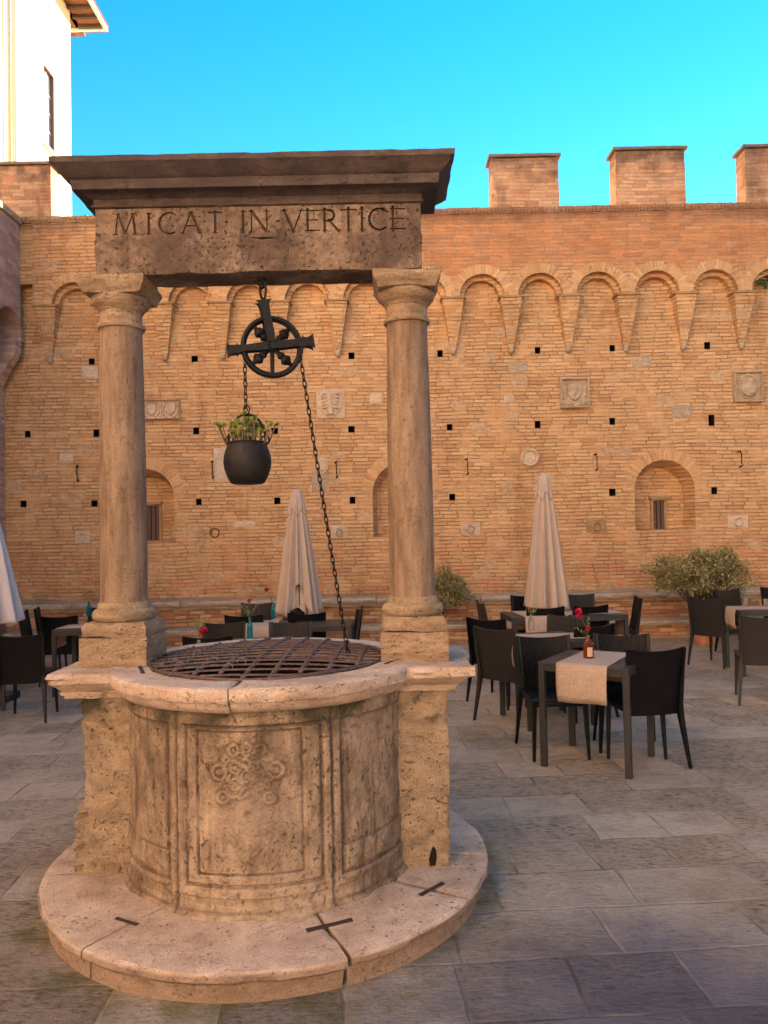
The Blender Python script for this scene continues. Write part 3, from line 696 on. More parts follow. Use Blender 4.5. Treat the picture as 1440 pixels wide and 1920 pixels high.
wing = empty('bounce_wing', (-6.9, -6, 0)); tag(wing, 'unseen tall ochre plastered wing added to throw warm light from the left', 'building')  # unseen wing, added so that warm light comes from the left
bm = bmesh.new(); box(bm, (-4, -2, 8), (8, 18, 16.2)); link('facade', bm, M_wing, wing)
bm = bmesh.new(); box(bm, (-3.8, -2, 16.2), (8.9, 18.8, .3)); link('cornice', bm, M_trim, wing)
for r_ in range(2):
    for k in range(5):
        bm = bmesh.new(); box(bm, (.03, -9+3.5*k, 9.4+3.8*r_), (.14, 1.2, 2.1)); fw = link('window', bm, M_trim, wing)
        bm = bmesh.new(); box(bm, (.10, -9+3.5*k, 9.4+3.8*r_), (.02, 1.0, 1.9)); link('pane', bm, M_pane, fw)

rw_ = empty('sky_block_wing', (15.8, -2, 0)); tag(rw_, 'unseen long low ochre wing added to block sky light from the right', 'building')  # unseen building added to hold back skylight from the right
bm = bmesh.new(); box(bm, (3, -2, 4.4), (6, 32, 9.4)); link('facade', bm, M_pal, rw_)
bm = bmesh.new(); prism(bm, [(-.6, 9.11), (3, 10.6), (6.6, 9.11)], -18.4, 14.4, lambda x, z, y: (x, y, z)); link('roof', bm, M_tile, rw_)
for k in range(8):
    bm = bmesh.new(); box(bm, (-.03, -15+3.8*k, 5.6), (.14, 1.2, 2.1)); fw = link('window', bm, M_trim, rw_)
    bm = bmesh.new(); box(bm, (-.10, -15+3.8*k, 5.6), (.02, 1.0, 1.9)); link('pane', bm, M_pane, fw)

# ================================================================= THE WELL
WX, WYc = -.578, 3.768
well = empty('stone_well', (WX, WYc, 0)); tag(well, 'old travertine well with two columns, inscribed lintel and round stepped base', 'well')
def arcslab(a0, a1, prof, n, gap=.004):
    """profile (r, z) swept round the well from angle a0 to a1 (0 = towards viewer, + = right)"""
    bm = bmesh.new(); g = gap/prof[0][0]
    L = []
    for i in range(n+1):
        t = a0+g+(a1-a0-2*g)*i/n
        L.append([(r*math.sin(t), -r*math.cos(t), z) for r, z in prof])
    loft(bm, L); return bm
# base step
js = [-77, -34.5, 23.7, 60, 85, 128, 190, 283]
RB = 1.045
def dens(pr, mx):
    o = []
    for (a, b), (c_, d) in zip(pr, pr[1:]+pr[:1]):
        k = max(1, int(math.hypot(c_-a, d-b)/mx))
        for i in range(k): o.append((a+(c_-a)*i/k, b+(d-b)*i/k))
    return o
pb = dens([(.40, .123), (RB-.016, .123), (RB-.004, .120), (RB, .112), (RB+.001, .090), (RB-.010, .078), (RB-.034, .072), (RB-.040, .060), (RB-.036, -.10), (.40, -.10)], .05)
for k, (a, b) in enumerate(zip(js, js[1:])):
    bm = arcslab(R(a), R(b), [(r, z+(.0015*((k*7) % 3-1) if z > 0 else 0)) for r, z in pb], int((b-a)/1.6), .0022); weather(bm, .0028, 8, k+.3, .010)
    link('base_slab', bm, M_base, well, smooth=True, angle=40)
# barrel with three panels in relief
RBR = .662
nt, nz = 620, 300
th = np.linspace(-PI, PI, nt+1)[:-1]; zz = np.linspace(.10, .99, nz)
TH, ZZ = np.meshgrid(np.degrees(th), zz)
Hh = np.zeros_like(TH)
def sm(x, a, b): t = np.clip((x-a)/(b-a), 0, 1); return t*t*(3-2*t)
pan = [(-88, -27), (-27, 31), (31, 90)]
deg = RBR*PI/180
for i, (a, b) in enumerate(pan):
    inn = (TH > a) & (TH < b)
    de = np.minimum(TH-a, b-TH)*deg                  # metres from the panel joint
    Hh += inn*(-.010*(1-sm(de, .002, .006)))         # joint
    zb, zt_ = .20, .93
    fr_ = np.minimum(np.minimum(de, ZZ-zb), zt_-ZZ)
    if i == 1:
        Hh += inn*(.004*sm(fr_, .0, .004)-.011*sm(fr_, .032, .042)+.006*sm(fr_, .052, .058))
        g2 = np.minimum(np.minimum(np.abs(TH+14.5)*0+(TH+19)*deg, (20.5-TH)*deg), np.minimum(ZZ-.285, .875-ZZ))
        Hh += inn*(-.008*sm(g2, 0, .006)+.0045*sm(g2, .010, .016))
        # notches at the bottom of the inner field
        Hh += inn*.005*((ZZ < .285) & (ZZ > .225) & (np.abs(TH) > 7.5) & (np.abs(TH) < 9))
    else:
        Hh += inn*(.002*sm(fr_, .0, .004)-.010*sm(fr_, .036, .046)+.004*sm(fr_, .055, .07))
        Hh += inn*(ZZ < .36)*(ZZ > .22)*.006*sm(de, .05, .06)
# foot moulding and rough necking
Hh += .016*(1-sm(ZZ, .125, .150))+.006*(1-sm(ZZ, .16, .185))
Hh += .012*sm(ZZ, .95, .975)
# coat of arms: six mounts in a cartouche of scrolls, worn
U = TH*deg; V_ = ZZ
def blob(cx, cz, rx, rz, h, p=2): return h*np.clip(1-((U-cx)/rx)**2-((V_-cz)/rz)**2, 0, 1)**.6
def ringb(cx, cz, r, w_, h): return h*np.exp(-((np.hypot(U-cx, V_-cz)-r)/w_)**2)
C0, C1 = .004, .66
arms = 0*U
for dx, dz in ((-.047, .03), (.047, .025), (-.047, .095), (.047, .095), (0, .06)):
    arms = np.maximum(arms, ringb(C0+dx, C1+dz-.03, .022, .0065, .016)); arms = np.maximum(arms, blob(C0+dx, C1+dz-.03, .015, .015, .013))
for dx, dz, r in ((-.115, .045, .03), (.115, .05, .03), (-.10, -.055, .022), (.09, -.06, .022), (-.055, .135, .02), (.055, .135, .02), (0, .145, .016)):
    arms = np.maximum(arms, ringb(C0+dx, C1+dz, r, .007, .014)); arms = np.maximum(arms, blob(C0+dx, C1+dz, r*.5, r*.5, .01))
arms = np.maximum(arms, blob(C0, C1+.02, .11, .115, .006))
arms = np.maximum(arms, blob(C0, C1-.11, .055, .06, .010)); arms = np.maximum(arms, blob(C0+.01, C1-.21, .04, .075, .007))
arms = np.maximum(arms, ringb(C0+.05, C1-.26, .085, .006, .005)*(U > C0+.06)); arms = np.maximum(arms, ringb(C0-.05, C1-.26, .085, .006, .0)*(U < C0-.03))
arms *= .8
WU, WV = U-C0, V_-C1
sw_ = np.sin(WU*95+3*np.sin(WV*60))*np.cos(WV*85+2.5*np.sin(np.abs(WU)*70))
sw2 = np.sin(np.hypot(np.abs(WU)-.07, WV+.02)*150+np.arctan2(WV+.02, np.abs(WU)-.07)*2)
env = np.clip(1.25-np.hypot(WU/.125, (WV-.03)/.135)**3, 0, 1)
arms = np.maximum(arms, env*(.0045+.0055*np.clip(sw_, 0, 1)+.004*np.clip(sw2, 0, 1)))
env2 = np.clip(1.2-np.hypot(WU/.09, (WV+.22)/.16)**3, 0, 1)
arms = np.maximum(arms, env2*(.002+.0045*np.clip(sw_, 0, 1)))
Hh *= 1.2
Hh += .95*arms*(np.abs(TH) < 24)
Hh -= .022*np.exp(-(((U-.005)/.012)**2+((V_-(C1-.125))/.016)**2))
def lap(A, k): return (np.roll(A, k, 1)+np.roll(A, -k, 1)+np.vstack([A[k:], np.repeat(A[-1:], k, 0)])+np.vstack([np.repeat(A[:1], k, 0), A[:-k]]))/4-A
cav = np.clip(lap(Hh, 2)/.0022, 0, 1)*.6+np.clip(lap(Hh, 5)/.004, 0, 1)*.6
bm = bmesh.new(); G = []; CV = bm.verts.layers.float.new('dark_tone')
for j in range(nz):
    row = []
    for i in range(nt):
        p = Vector((RBR*math.sin(th[i]), -RBR*math.cos(th[i]), zz[j]))
        wr = .0034*noise.noise(p*11)+.0030*noise.noise(p*27)+.0022*noise.noise(p*60)
        e = noise.noise(p*6+Vector((5, 5, 5)))
        ero = 1-.72*max(0, min(1, (e-.02)*3.2))
        r = RBR+float(Hh[j, i])*(ero if Hh[j, i] > 0 else .45+.55*ero)+wr
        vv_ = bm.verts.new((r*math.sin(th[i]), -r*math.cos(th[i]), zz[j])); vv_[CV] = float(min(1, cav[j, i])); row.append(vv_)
    G.append(row)
for j in range(nz-1):
    for i in range(nt): bm.faces.new((G[j][i], G[j][(i+1) % nt], G[j+1][(i+1) % nt], G[j+1][i]))
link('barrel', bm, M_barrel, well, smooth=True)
# dark shaft
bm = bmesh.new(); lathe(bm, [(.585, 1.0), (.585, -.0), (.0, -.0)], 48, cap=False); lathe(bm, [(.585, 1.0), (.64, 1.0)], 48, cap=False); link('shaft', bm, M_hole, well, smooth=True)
# rim
RR = .742
pr = dens([(.535, 1.057), (RR-.012, 1.057), (RR-.002, 1.053), (RR+.003, 1.044), (RR, 1.005), (RR-.004, 1.0), (RR-.012, .996), (RR-.020, .975), (RR-.045, .955), (RR-.072, .948), (.60, .948), (.535, .97)], .03)
for k, (a, b) in enumerate(((-75, -4), (-4, 51.5), (51.5, 110), (110, 180), (180, 232), (232, 285))):
    bm = arcslab(R(a), R(b), [(r, z+(.0012*((k*5) % 3-1))) for r, z in pr], int((b-a)/1.5), .0022); weather(bm, .0025, 10, k+5, .012)
    link('rim_slab', bm, M_base, well, smooth=True, angle=40)
for s in (-1, 1):
    # pier, its cap, pedestal, column, capital
    bm = bmesh.new(); x0, x1 = (.60, .855)
    y0, y1 = -.213, .213
    loft(bm, [[(s*x0, y0, z), (s*x1, y0, z), (s*x1, y1, z), (s*x0, y1, z)] for z in (.10, .95)]); refine(bm, .020)
    if s < 0:
        for v in bm.verts:                     # the outer arris has broken away in bites
            if v.co.x < -.80 and v.co.y < .15:
                v.co.x += max(0, .016+.028*noise.noise((v.co.z*7, 3.1, v.co.y*3))+.022*noise.noise((v.co.z*22, 1, 0))+.014*noise.noise((v.co.z*50, 1, 2)))*min(1, (-v.co.x-.80)/.05)
    weather(bm, .0055 if s < 0 else .0035, 10, s*2.1, .024 if s < 0 else .010)
    pier = link('pier', bm, M_pier, well, smooth=True, angle=35)
    if s > 0:
        bm = bmesh.new(); prism(bm, [(.758, .128), (.782, .126), (.790, .165), (.786, .20), (.774, .215), (.762, .19), (.752, .155)], y0-.004, y0+.03); link('drain_hole', bm, M_hole, pier)  # near-black block on the face; the hole's darkness is its colour
    bm = bmesh.new(); cx = s*.72
    lv = [(.930, .17, .245), (.945, .17, .25), (.947, .18, .262), (.963, .185, .268), (.965, .175, .255), (.985, .20, .285), (1.005, .225, .31), (1.01, .238, .318), (1.052, .240, .32)]
    rects(bm, lv, (cx+s*.015, 0)); refine(bm, .022)
    weather(bm, .0035, 9, s*4.4, .030 if s < 0 else .016); link('pier_cap', bm, M_base, well, smooth=True, angle=35)
    cx = s*.71
    bm = bmesh.new(); rects(bm, [(1.045, .160, .165), (1.192, .160, .165)], (cx, 0)); refine(bm, .03); weather(bm, .002, 10, s, .008)
    ped = link('pedestal', bm, M_trav, well, smooth=True, angle=35)
    bm = bmesh.new(); rects(bm, [(1.1935, .154, .159), (1.24, .154, .159), (1.262, .14, .145)], (cx, 0)); refine(bm, .03); weather(bm, .002, 10, s+3, .008); link('pedestal_top', bm, M_trav, ped, smooth=True, angle=35)
    bm = bmesh.new()
    lathe(bm, [(.120, 1.258), (.140, 1.263), (.149, 1.275), (.152, 1.290), (.148, 1.305), (.137, 1.316), (.126, 1.320), (.126, 1.328), (.124, 1.340), (.118, 1.352)], 56, (cx, 0, 0)); link('column_base', bm, M_trav, well, smooth=True, angle=50)
    bm = bmesh.new(); n = 60; ps = [(.117, 1.350), (.1125, 1.365), (.111, 1.40)]
    for i in range(n+1):
        t = i/n; ps.append((.111-.0105*t**1.6+.0018*math.sin(PI*t), 1.42+t*1.25))
    ps += [(.101, 2.683), (.104, 2.692)]
    lathe(bm, ps, 56, (cx, 0, 0)); weather(bm, .0012, 8, s*9); link('column_shaft', bm, M_col, well, smooth=True, angle=60)
    cp = empty('capital', (0, 0, 0)); cp.parent = well
    bm = bmesh.new(); lathe(bm, [(.103, 2.690), (.113, 2.694), (.117, 2.704), (.113, 2.714), (.104, 2.718), (.101, 2.725), (.101, 2.775), (.108, 2.780), (.110, 2.79), (.120, 2.797), (.136, 2.815), (.143, 2.835), (.142, 2.846)], 56, (cx, 0, 0)); weather(bm, .0015, 14, s*6)
    link('echinus', bm, M_trav, cp, smooth=True, angle=45)
    bm = bmesh.new(); rects(bm, [(2.843, .138, .140), (2.850, .141, .143), (2.868, .147, .15), (2.885, .158, .161), (2.900, .164, .167), (2.922, .164, .167)], (cx, 0)); refine(bm, .022); weather(bm, .0015, 12, s*3+1, .007)
    link('abacus', bm, M_trav, cp, smooth=True, angle=35)
# lintel with the inscription
yF, yB = -.138, .058           # front and back faces (relative to the centre)
hy, cyf = (yB-yF)/2, (yB+yF)/2
bm = bmesh.new(); rects(bm, [(2.924, .778, hy), (2.930, .785, hy+.003), (3.094, .787, hy+.004)], (0.0, cyf)); refine(bm, .03); weather(bm, .0025, 9, 1.5, .010)
link('architrave', bm, M_frieze, well, smooth=True, angle=35)
bm = bmesh.new(); rects(bm, [(3.0955, .783, hy-.002), (3.246, .783, hy-.002)], (0.0, cyf))
fz = link('inscribed_frieze', bm, [M_frieze, M_letter], well)
# Roman capitals as strokes (x, z, x, z, thickness), unit height
def LT(ch):
    T, t = .15, .075
    D = {'M': ([(0, 0, .12, 1, t), (.12, 1, .47, .05, T), (.47, .05, .82, 1, t), (.82, 1, .94, 0, T)], .94),
         'I': ([(.07, 0, .07, 1, T)], .14), 'A': ([(0, 0, .40, 1, t), (.40, 1, .82, 0, T), (.16, .36, .64, .36, t)], .82),
         'T': ([(.36, 0, .36, 1, T), (.08, .97, .64, .97, t)], .72), 'N': ([(.06, 0, .06, 1, t), (.06, 1, .78, 0, T), (.78, 0, .78, 1, t)], .84),
         'V': ([(0, 1, .42, 0, T), (.42, 0, .80, 1, t)], .8), 'E': ([(.07, 0, .07, 1, T), (.07, .97, .52, .97, t), (.07, .52, .46, .52, t), (.07, .03, .54, .03, t)], .54),
         'R': ([(.07, 0, .07, 1, T), (.30, .48, .68, 0, T)]+[(.07+.0, .97, .28, .97, t), (.07, .48, .28, .48, t)]+[(.28+.22*math.sin(a), .725+.245*math.cos(a), .28+.22*math.sin(a+PI/6), .725+.245*math.cos(a+PI/6), .11) for a in [PI*k/6 for k in range(6)]], .68),
         'C': ([(.50+.46*math.cos(a), .5+.50*math.sin(a), .50+.46*math.cos(a+PI/8), .5+.50*math.sin(a+PI/8), .07+.07*abs(math.cos(a+PI/16))) for a in [PI*.27+PI/8*k*.93 for k in range(12)]], .85),
         '.': ([(0, .5, .03, .5, .09)], .12)}
    return D[ch]
cbm = bmesh.new(); HT = .103; zl = 3.1205; k_ = 0
for ch, px in (('M', 216), ('I', 276), ('C', 297), ('A', 342), ('T', 389), ('.', 424), ('I', 453), ('N', 469), ('.', 521), ('V', 533), ('E', 574), ('R', 606), ('T', 639), ('I', 676), ('C', 691), ('E', 734)):
    gx_ = at_y(px, 415, WYc+yF).x-WX; st, wd = LT(ch)
    for (a, b, c_, d, t) in st:
        a, b, c_, d, t = gx_+a*HT, zl+b*HT, gx_+c_*HT, zl+d*HT, t*HT*.80
        dx, dz = c_-a, d-b; L = math.hypot(dx, dz); ux, uz = dx/L, dz/L; nx_, nz_ = -uz*t/2, ux*t/2
        e = .0005+.00013*k_; k_ += 1
        q = [(a+nx_-ux*e, b+nz_-uz*e), (a-nx_-ux*e, b-nz_-uz*e), (c_-nx_+ux*e, d-nz_+uz*e), (c_+nx_+ux*e, d+nz_+uz*e)]
        prism(cbm, q, yF-.01, yF+.011+.0001*k_)
        # serifs on the free upright ends
        if ch != '.' and abs(uz) > .6 and ch != 'C' and t > .05*HT:
            for (xx, zz_) in ((a, b), (c_, d)):
                if zz_ < zl+.01 or zz_ > zl+HT-.01:
                    zc = zz_+(.002 if zz_ < zl+.01 else -.002); prism(cbm, [(xx-.013, zc-.0022), (xx+.013, zc-.0022), (xx+.013, zc+.0022), (xx-.013, zc+.0022)], yF-.01, yF+.0065+.0001*k_); k_ += 1
cbo = link('c', cbm, M_letter, well)
bpy.context.view_layer.update()
mm = fz.modifiers.new('b', 'BOOLEAN'); mm.object = cbo; mm.solver = 'EXACT'; mm.use_self = True; mm.operation = 'DIFFERENCE'
try: mm.material_mode = 'TRANSFER'
except Exception: pass
evaluated(fz); bpy.data.objects.remove(cbo)
bm = bmesh.new()
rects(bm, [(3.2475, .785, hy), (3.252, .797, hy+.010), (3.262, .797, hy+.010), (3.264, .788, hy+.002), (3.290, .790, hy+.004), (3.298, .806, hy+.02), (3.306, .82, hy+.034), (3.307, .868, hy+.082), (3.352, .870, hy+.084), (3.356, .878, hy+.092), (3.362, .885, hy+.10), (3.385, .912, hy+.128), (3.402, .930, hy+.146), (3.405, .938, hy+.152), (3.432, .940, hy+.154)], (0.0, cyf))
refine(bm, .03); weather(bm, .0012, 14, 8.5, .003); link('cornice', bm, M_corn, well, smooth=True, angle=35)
# iron clamps let into the base and rim
def clamp(px0, py0, px1, py1, z, w_=.022):
    def hz(px, py):
        r = ray(px, py); t = (z-EYE)/r.z; return Vector((r.x*t-WX, r.y*t-WYc, z))
    a, b = hz(px0, py0), hz(px1, py1); bm = bmesh.new()
    tube(bm, [a, a+(b-a)*.3, a+(b-a)*.7, b], [w_*.5, w_*.42, w_*.42, w_*.5], 6)
    for v in bm.verts: v.co.z = z+(v.co.z-z)*.35+.001
    link('iron_clamp', bm, M_rustd, well)
clamp(218, 1722, 258, 1734, .124); clamp(575, 1745, 660, 1725, .124, .032); clamp(787, 1679, 830, 1656, .124, .028)
clamp(262, 1250, 268, 1262, 1.058, .02); clamp(722, 1245, 745, 1236, 1.058, .016)

# ---------------------------------------------------------------- iron grate over the mouth (a top-level thing lying on the rim)
gr = empty('well_grate', (WX, WYc, 1.05)); tag(gr, 'rusty iron lattice grate lying over the mouth of the well', 'grate')
def gz_(x, y): return .018+.03*max(0, 1-(x*x+y*y)/.30)+.006*noise.noise((x*3, y*3, 0))
RG = .560
for k in range(13):
    y = -.516+.086*k; hw = math.sqrt(max(.001, RG*RG-y*y)); bm = bmesh.new()
    tube(bm, [(x, y+.004*noise.noise((x*5, y*9, 2)), gz_(x, y)) for x in np.linspace(-hw, hw, 22)], .0056, 8); link('lattice_bar', bm, M_rust, gr, smooth=True)
for k in range(9):
    x = -.46+.115*k; hw = math.sqrt(max(.001, RG*RG-x*x)); bm = bmesh.new()
    tube(bm, [(x+.05*y, y, gz_(x, y)-.011) for y in np.linspace(-hw, hw, 22)], .0046, 6); link('cross_bar', bm, M_rust, gr, smooth=True)
knot = None
for k in range(13):
    for j in range(9):
        y = -.516+.086*k; x = -.46+.115*j+.05*y
        if x*x+y*y < (RG-.03)**2:
            if knot is None:
                bm = bmesh.new(); bar(bm, (-.011, -.016, -.011), (.010, .016, .012), .0115, n=6); knot = o = link('binding_knot', bm, M_rust, gr, smooth=True)
            else: o = knot.copy(); COL.objects.link(o)
            o.location = (x, y, gz_(x, y)-.004)
bm = bmesh.new(); tube(bm, [(RG*math.cos(a), RG*math.sin(a), .012+.004*math.sin(5*a)) for a in np.linspace(0, 2*PI, 61)[:-1]], .009, 6, True); link('ring', bm, M_rust, gr, smooth=True)
for x, y in ((-.40, -.22), (-.36, -.30), (-.12, -.40), (-.08, -.30), (-.35, -.02), (-.22, -.25)):
    a0 = random.uniform(0, 6); bm = bmesh.new(); tube(bm, [(x+.020*math.cos(a), y+.012*math.sin(a)*math.cos(a0), gz_(x, y)+.004+.016*math.sin(a)) for a in np.linspace(0, 2*PI, 15)[:-1]], .0022, 5, True)
    link('wire_tie', bm, M_wire, gr, smooth=True)

# ---------------------------------------------------------------- pulley
PY = 3.72
pc = at_y(510, 651, PY)
pu = empty('pulley', pc); tag(pu, 'black wrought iron pulley wheel with flared cross arms hanging under the lintel', 'pulley')
rotp = Matrix.Rotation(R(16), 3, 'Z')
def pw(x, y, z): return rotp @ Vector((x, y, z))
rw = .142
bm = bmesh.new()
for r, y, t in ((rw, -.012, .0105), (rw, .012, .0105)): tube(bm, [pw(r*math.cos(a), y, r*math.sin(a)) for a in np.linspace(0, 2*PI, 49)[:-1]], t, 8, True)
tube(bm, [pw((rw-.008)*math.cos(a), 0, (rw-.008)*math.sin(a)) for a in np.linspace(0, 2*PI, 49)[:-1]], .010, 8, True)
whl = link('wheel', bm, M_iron, pu, smooth=True)
for k in range(6):
    a = R(15+60*k+ (0))
    a = R([48, 132, 222, 318, 270, 6][k])
    if k == 5: continue
    bm = bmesh.new(); pts = []; rs = []
    if k < 4:
        for t, r in ((.02, .010), (.3, .012), (.42, .022), (.5, .016), (.62, .030), (.72, .024), (.8, .012), (.97, .009)): pts.append(pw(rw*t*math.cos(a), 0, rw*t*math.sin(a))); rs.append(r)
    else: pts = [pw(0, 0, 0), pw(.0, 0, -rw)]; rs = [.012, .010]
    tube(bm, pts, rs, 7); link('spoke', bm, M_iron, whl, smooth=True, angle=40)
# forked arms: flat bars with flared, barbed ends
def flat_arm(name, a, b, wds):
    bm = bmesh.new(); a, b = Vector(a), Vector(b); d = (b-a); n = d.cross(Vector((0, 1, 0))).normalized()
    for y in (-.026, .026):
        ring = []
        up = [a+d*t+n*w_ for t, w_ in wds]; dn = [a+d*t-n*w_ for t, w_ in wds][::-1]
        pl = up+dn; A = [bm.verts.new(pw(p.x, y-.004, p.z)) for p in pl]; B = [bm.verts.new(pw(p.x, y+.004, p.z)) for p in pl]; N = len(pl)
        for i in range(N): bm.faces.new((A[i], A[(i+1) % N], B[(i+1) % N], B[i]))
        bm.faces.new(A[::-1]); bm.faces.new(B)
    for t in (.04, .96):
        p = a+d*t; bar(bm, pw(p.x, -.027, p.z), pw(p.x, .027, p.z), .006, n=6)
    return link(name, bm, M_iron, pu)
flat_arm('cross_arm', (-.215, 0, -.028), (.205, 0, .036), [(0, .032), (.012, .027), (.03, .021), (.10, .019), (.11, .030), (.118, .019), (.2, .015), (.5, .020), (.8, .017), (.86, .020), (.875, .036), (.885, .021), (.93, .020), (.97, .028), (1.0, .036)])
flat_arm('hanger', (-.040, 0, .225), (.004, 0, -.02), [(0, .040), (.03, .030), (.09, .023), (.3, .020), (.6, .022), (.9, .020), (1, .012)])
bm = bmesh.new(); bar(bm, pw(0, -.045, 0), pw(0, .045, 0), .016, n=12); link('axle', bm, M_iron, pu, smooth=True, angle=40)
bm = bmesh.new(); zt = 2.924-pc.z
tube(bm, [pw(-.040+.014*math.cos(a), .0, .245+.035+.045*math.sin(a)) for a in np.linspace(0, 2*PI, 25)[:-1]], .0065, 6, True)
tube(bm, [(-.045, 0, zt+.03), (-.045, 0, zt-.01), (-.06, 0, zt-.03), (-.045, 0, zt-.048), (-.03, 0, zt-.035)], .008, 6)
lathe(bm, [(.022, zt-.012), (.020, zt+.01)], 12, (-.045, 0, 0)); link('ceiling_hook', bm, M_iron, pu, smooth=True)

# ---------------------------------------------------------------- chains, cauldron and succulent
def chain(name, a, b, lab, pitch=.033, sag=0, big=None):
    a, b = Vector(a), Vector(b); d = b-a; L = d.length; n = int(L/pitch); dn = d.normalized()
    s1 = dn.cross(Vector((0, 1, 0))).normalized(); s2 = dn.cross(s1); bm = bmesh.new()
    for i in range(n+1):
        t = i/n; c_ = a+d*t+Vector((0, 0, -sag*4*t*(1-t)))
        ang = (i % 2)*PI/2+.35; s = s1*math.cos(ang)+s2*math.sin(ang)
        hl, hw = pitch*.72, .0085
        tube(bm, [c_+dn*hl*math.sin(q)+s*hw*math.cos(q) for q in np.linspace(0, 2*PI, 13)[:-1]], .0030, 5, True)
    o = link(name, bm, M_chain, smooth=True); tag(o, lab, 'chain'); return o
ca, cbb = at_y(459, 668, PY), at_y(461, 770, PY)
chain('chain', ca, cbb, 'short rusty chain from the pulley down to the hanging black pot')
chain('chain', at_y(563, 668, PY), at_y(652, 1222, 3.745), 'long slack rusty chain slanting from the pulley down to the grate', sag=.012)
pcx = at_y(464, 870, PY); rp = .1165
cau = empty('hanging_pot', (pcx.x, PY, at_y(464, 908, PY).z)); tag(cau, 'round black cast iron pot hanging on a chain above the well', 'pot')
bm = bmesh.new(); lathe(bm, [(.0, .0), (.070, .001), (.082, .006), (.100, .04), (.112, .075), (.1165, .105), (.114, .135), (.106, .165), (.098, .185), (.0965, .196), (.1005, .203), (.095, .206), (.088, .200), (.090, .17), (.0, .165)], 44, cap=False)
link('pot_body', bm, M_pot, cau, smooth=True, angle=60)
bm = bmesh.new(); tube(bm, [(.088*math.cos(a)*(1 if abs(math.cos(a)) < .9 else 1.02), 0, .225+.118*math.sin(a)) for a in np.linspace(-.1, PI+.1, 26)], .0062, 7)
lathe(bm, [(.014, .0), (.014, .02)], 10, (0, 0, .335)); tube(bm, [(.014*math.cos(a), 0, .37+.018*math.sin(a)) for a in np.linspace(0, 2*PI, 15)[:-1]], .004, 6, True); link('pot_handle', bm, M_iron, cau, smooth=True)
for s in (-1, 1):
    bm = bmesh.new(); tube(bm, [(s*.088+.020*math.cos(a), .004, .215+.021*math.sin(a)) for a in np.linspace(0, 2*PI, 17)[:-1]], .005, 6, True); link('handle_ring', bm, M_iron, cau, smooth=True)
su = empty('succulent', (pcx.x, PY, cau.location.z+.16)); tag(su, 'leafy green succulent growing out of the hanging black pot', 'plant')
bs, blf = bmesh.new(), bmesh.new(); rnd = random.Random(3)
bs2 = bmesh.new(); lathe(bs2, [(.0, .006), (.05, .01), (.088, .004)], 20, cap=False)
for k in range(58):
    a = rnd.uniform(0, 2*PI); r0 = rnd.uniform(.0, .07); le = rnd.uniform(.04, .15); out = rnd.uniform(.05, .5)
    if k < 8: out = rnd.uniform(.7, 1.1); a = rnd.choice((0, PI))+rnd.uniform(-.5, .5); r0 = .07; le = .10
    p0 = Vector((r0*math.cos(a), r0*math.sin(a), .0)); p1 = p0+Vector((out*math.cos(a)*le*.7, out*math.sin(a)*le*.7, le*rnd.uniform(.75, 1)+.02))
    tube(bs, [p0, (p0+p1)/2+Vector((out*.008*math.cos(a), 0, -.004)), p1], [.004, .0035, .003], 5)
    nl = 24; dirn = (p1-p0).normalized()
    for j in range(nl):
        az = j*2.4+a; tilt = .15+.85*j/nl; ld = .020+.012*(j/nl)
        v = Vector((math.cos(az)*math.sin(tilt), math.sin(az)*math.sin(tilt), math.cos(tilt))); sd_ = v.cross(Vector((math.sin(az), -math.cos(az), .3))).normalized(); w_ = .0062
        pa = p1+Vector((0, 0, .004)); pm = pa+v*ld*.65; pe = pa+v*ld; nn = v.cross(sd_)*.0025
        vs = [blf.verts.new(x) for x in (pa, pm+sd_*w_, pe, pm-sd_*w_, pm+nn)]
        for f in ((0, 1, 4), (1, 2, 4), (2, 3, 4), (3, 0, 4)): blf.faces.new([vs[i] for i in f])
link('soil', bs2, M_soil, su); link('stem', bs, M_bark, su, smooth=True); link('leaf_cluster', blf, M_succ, su)

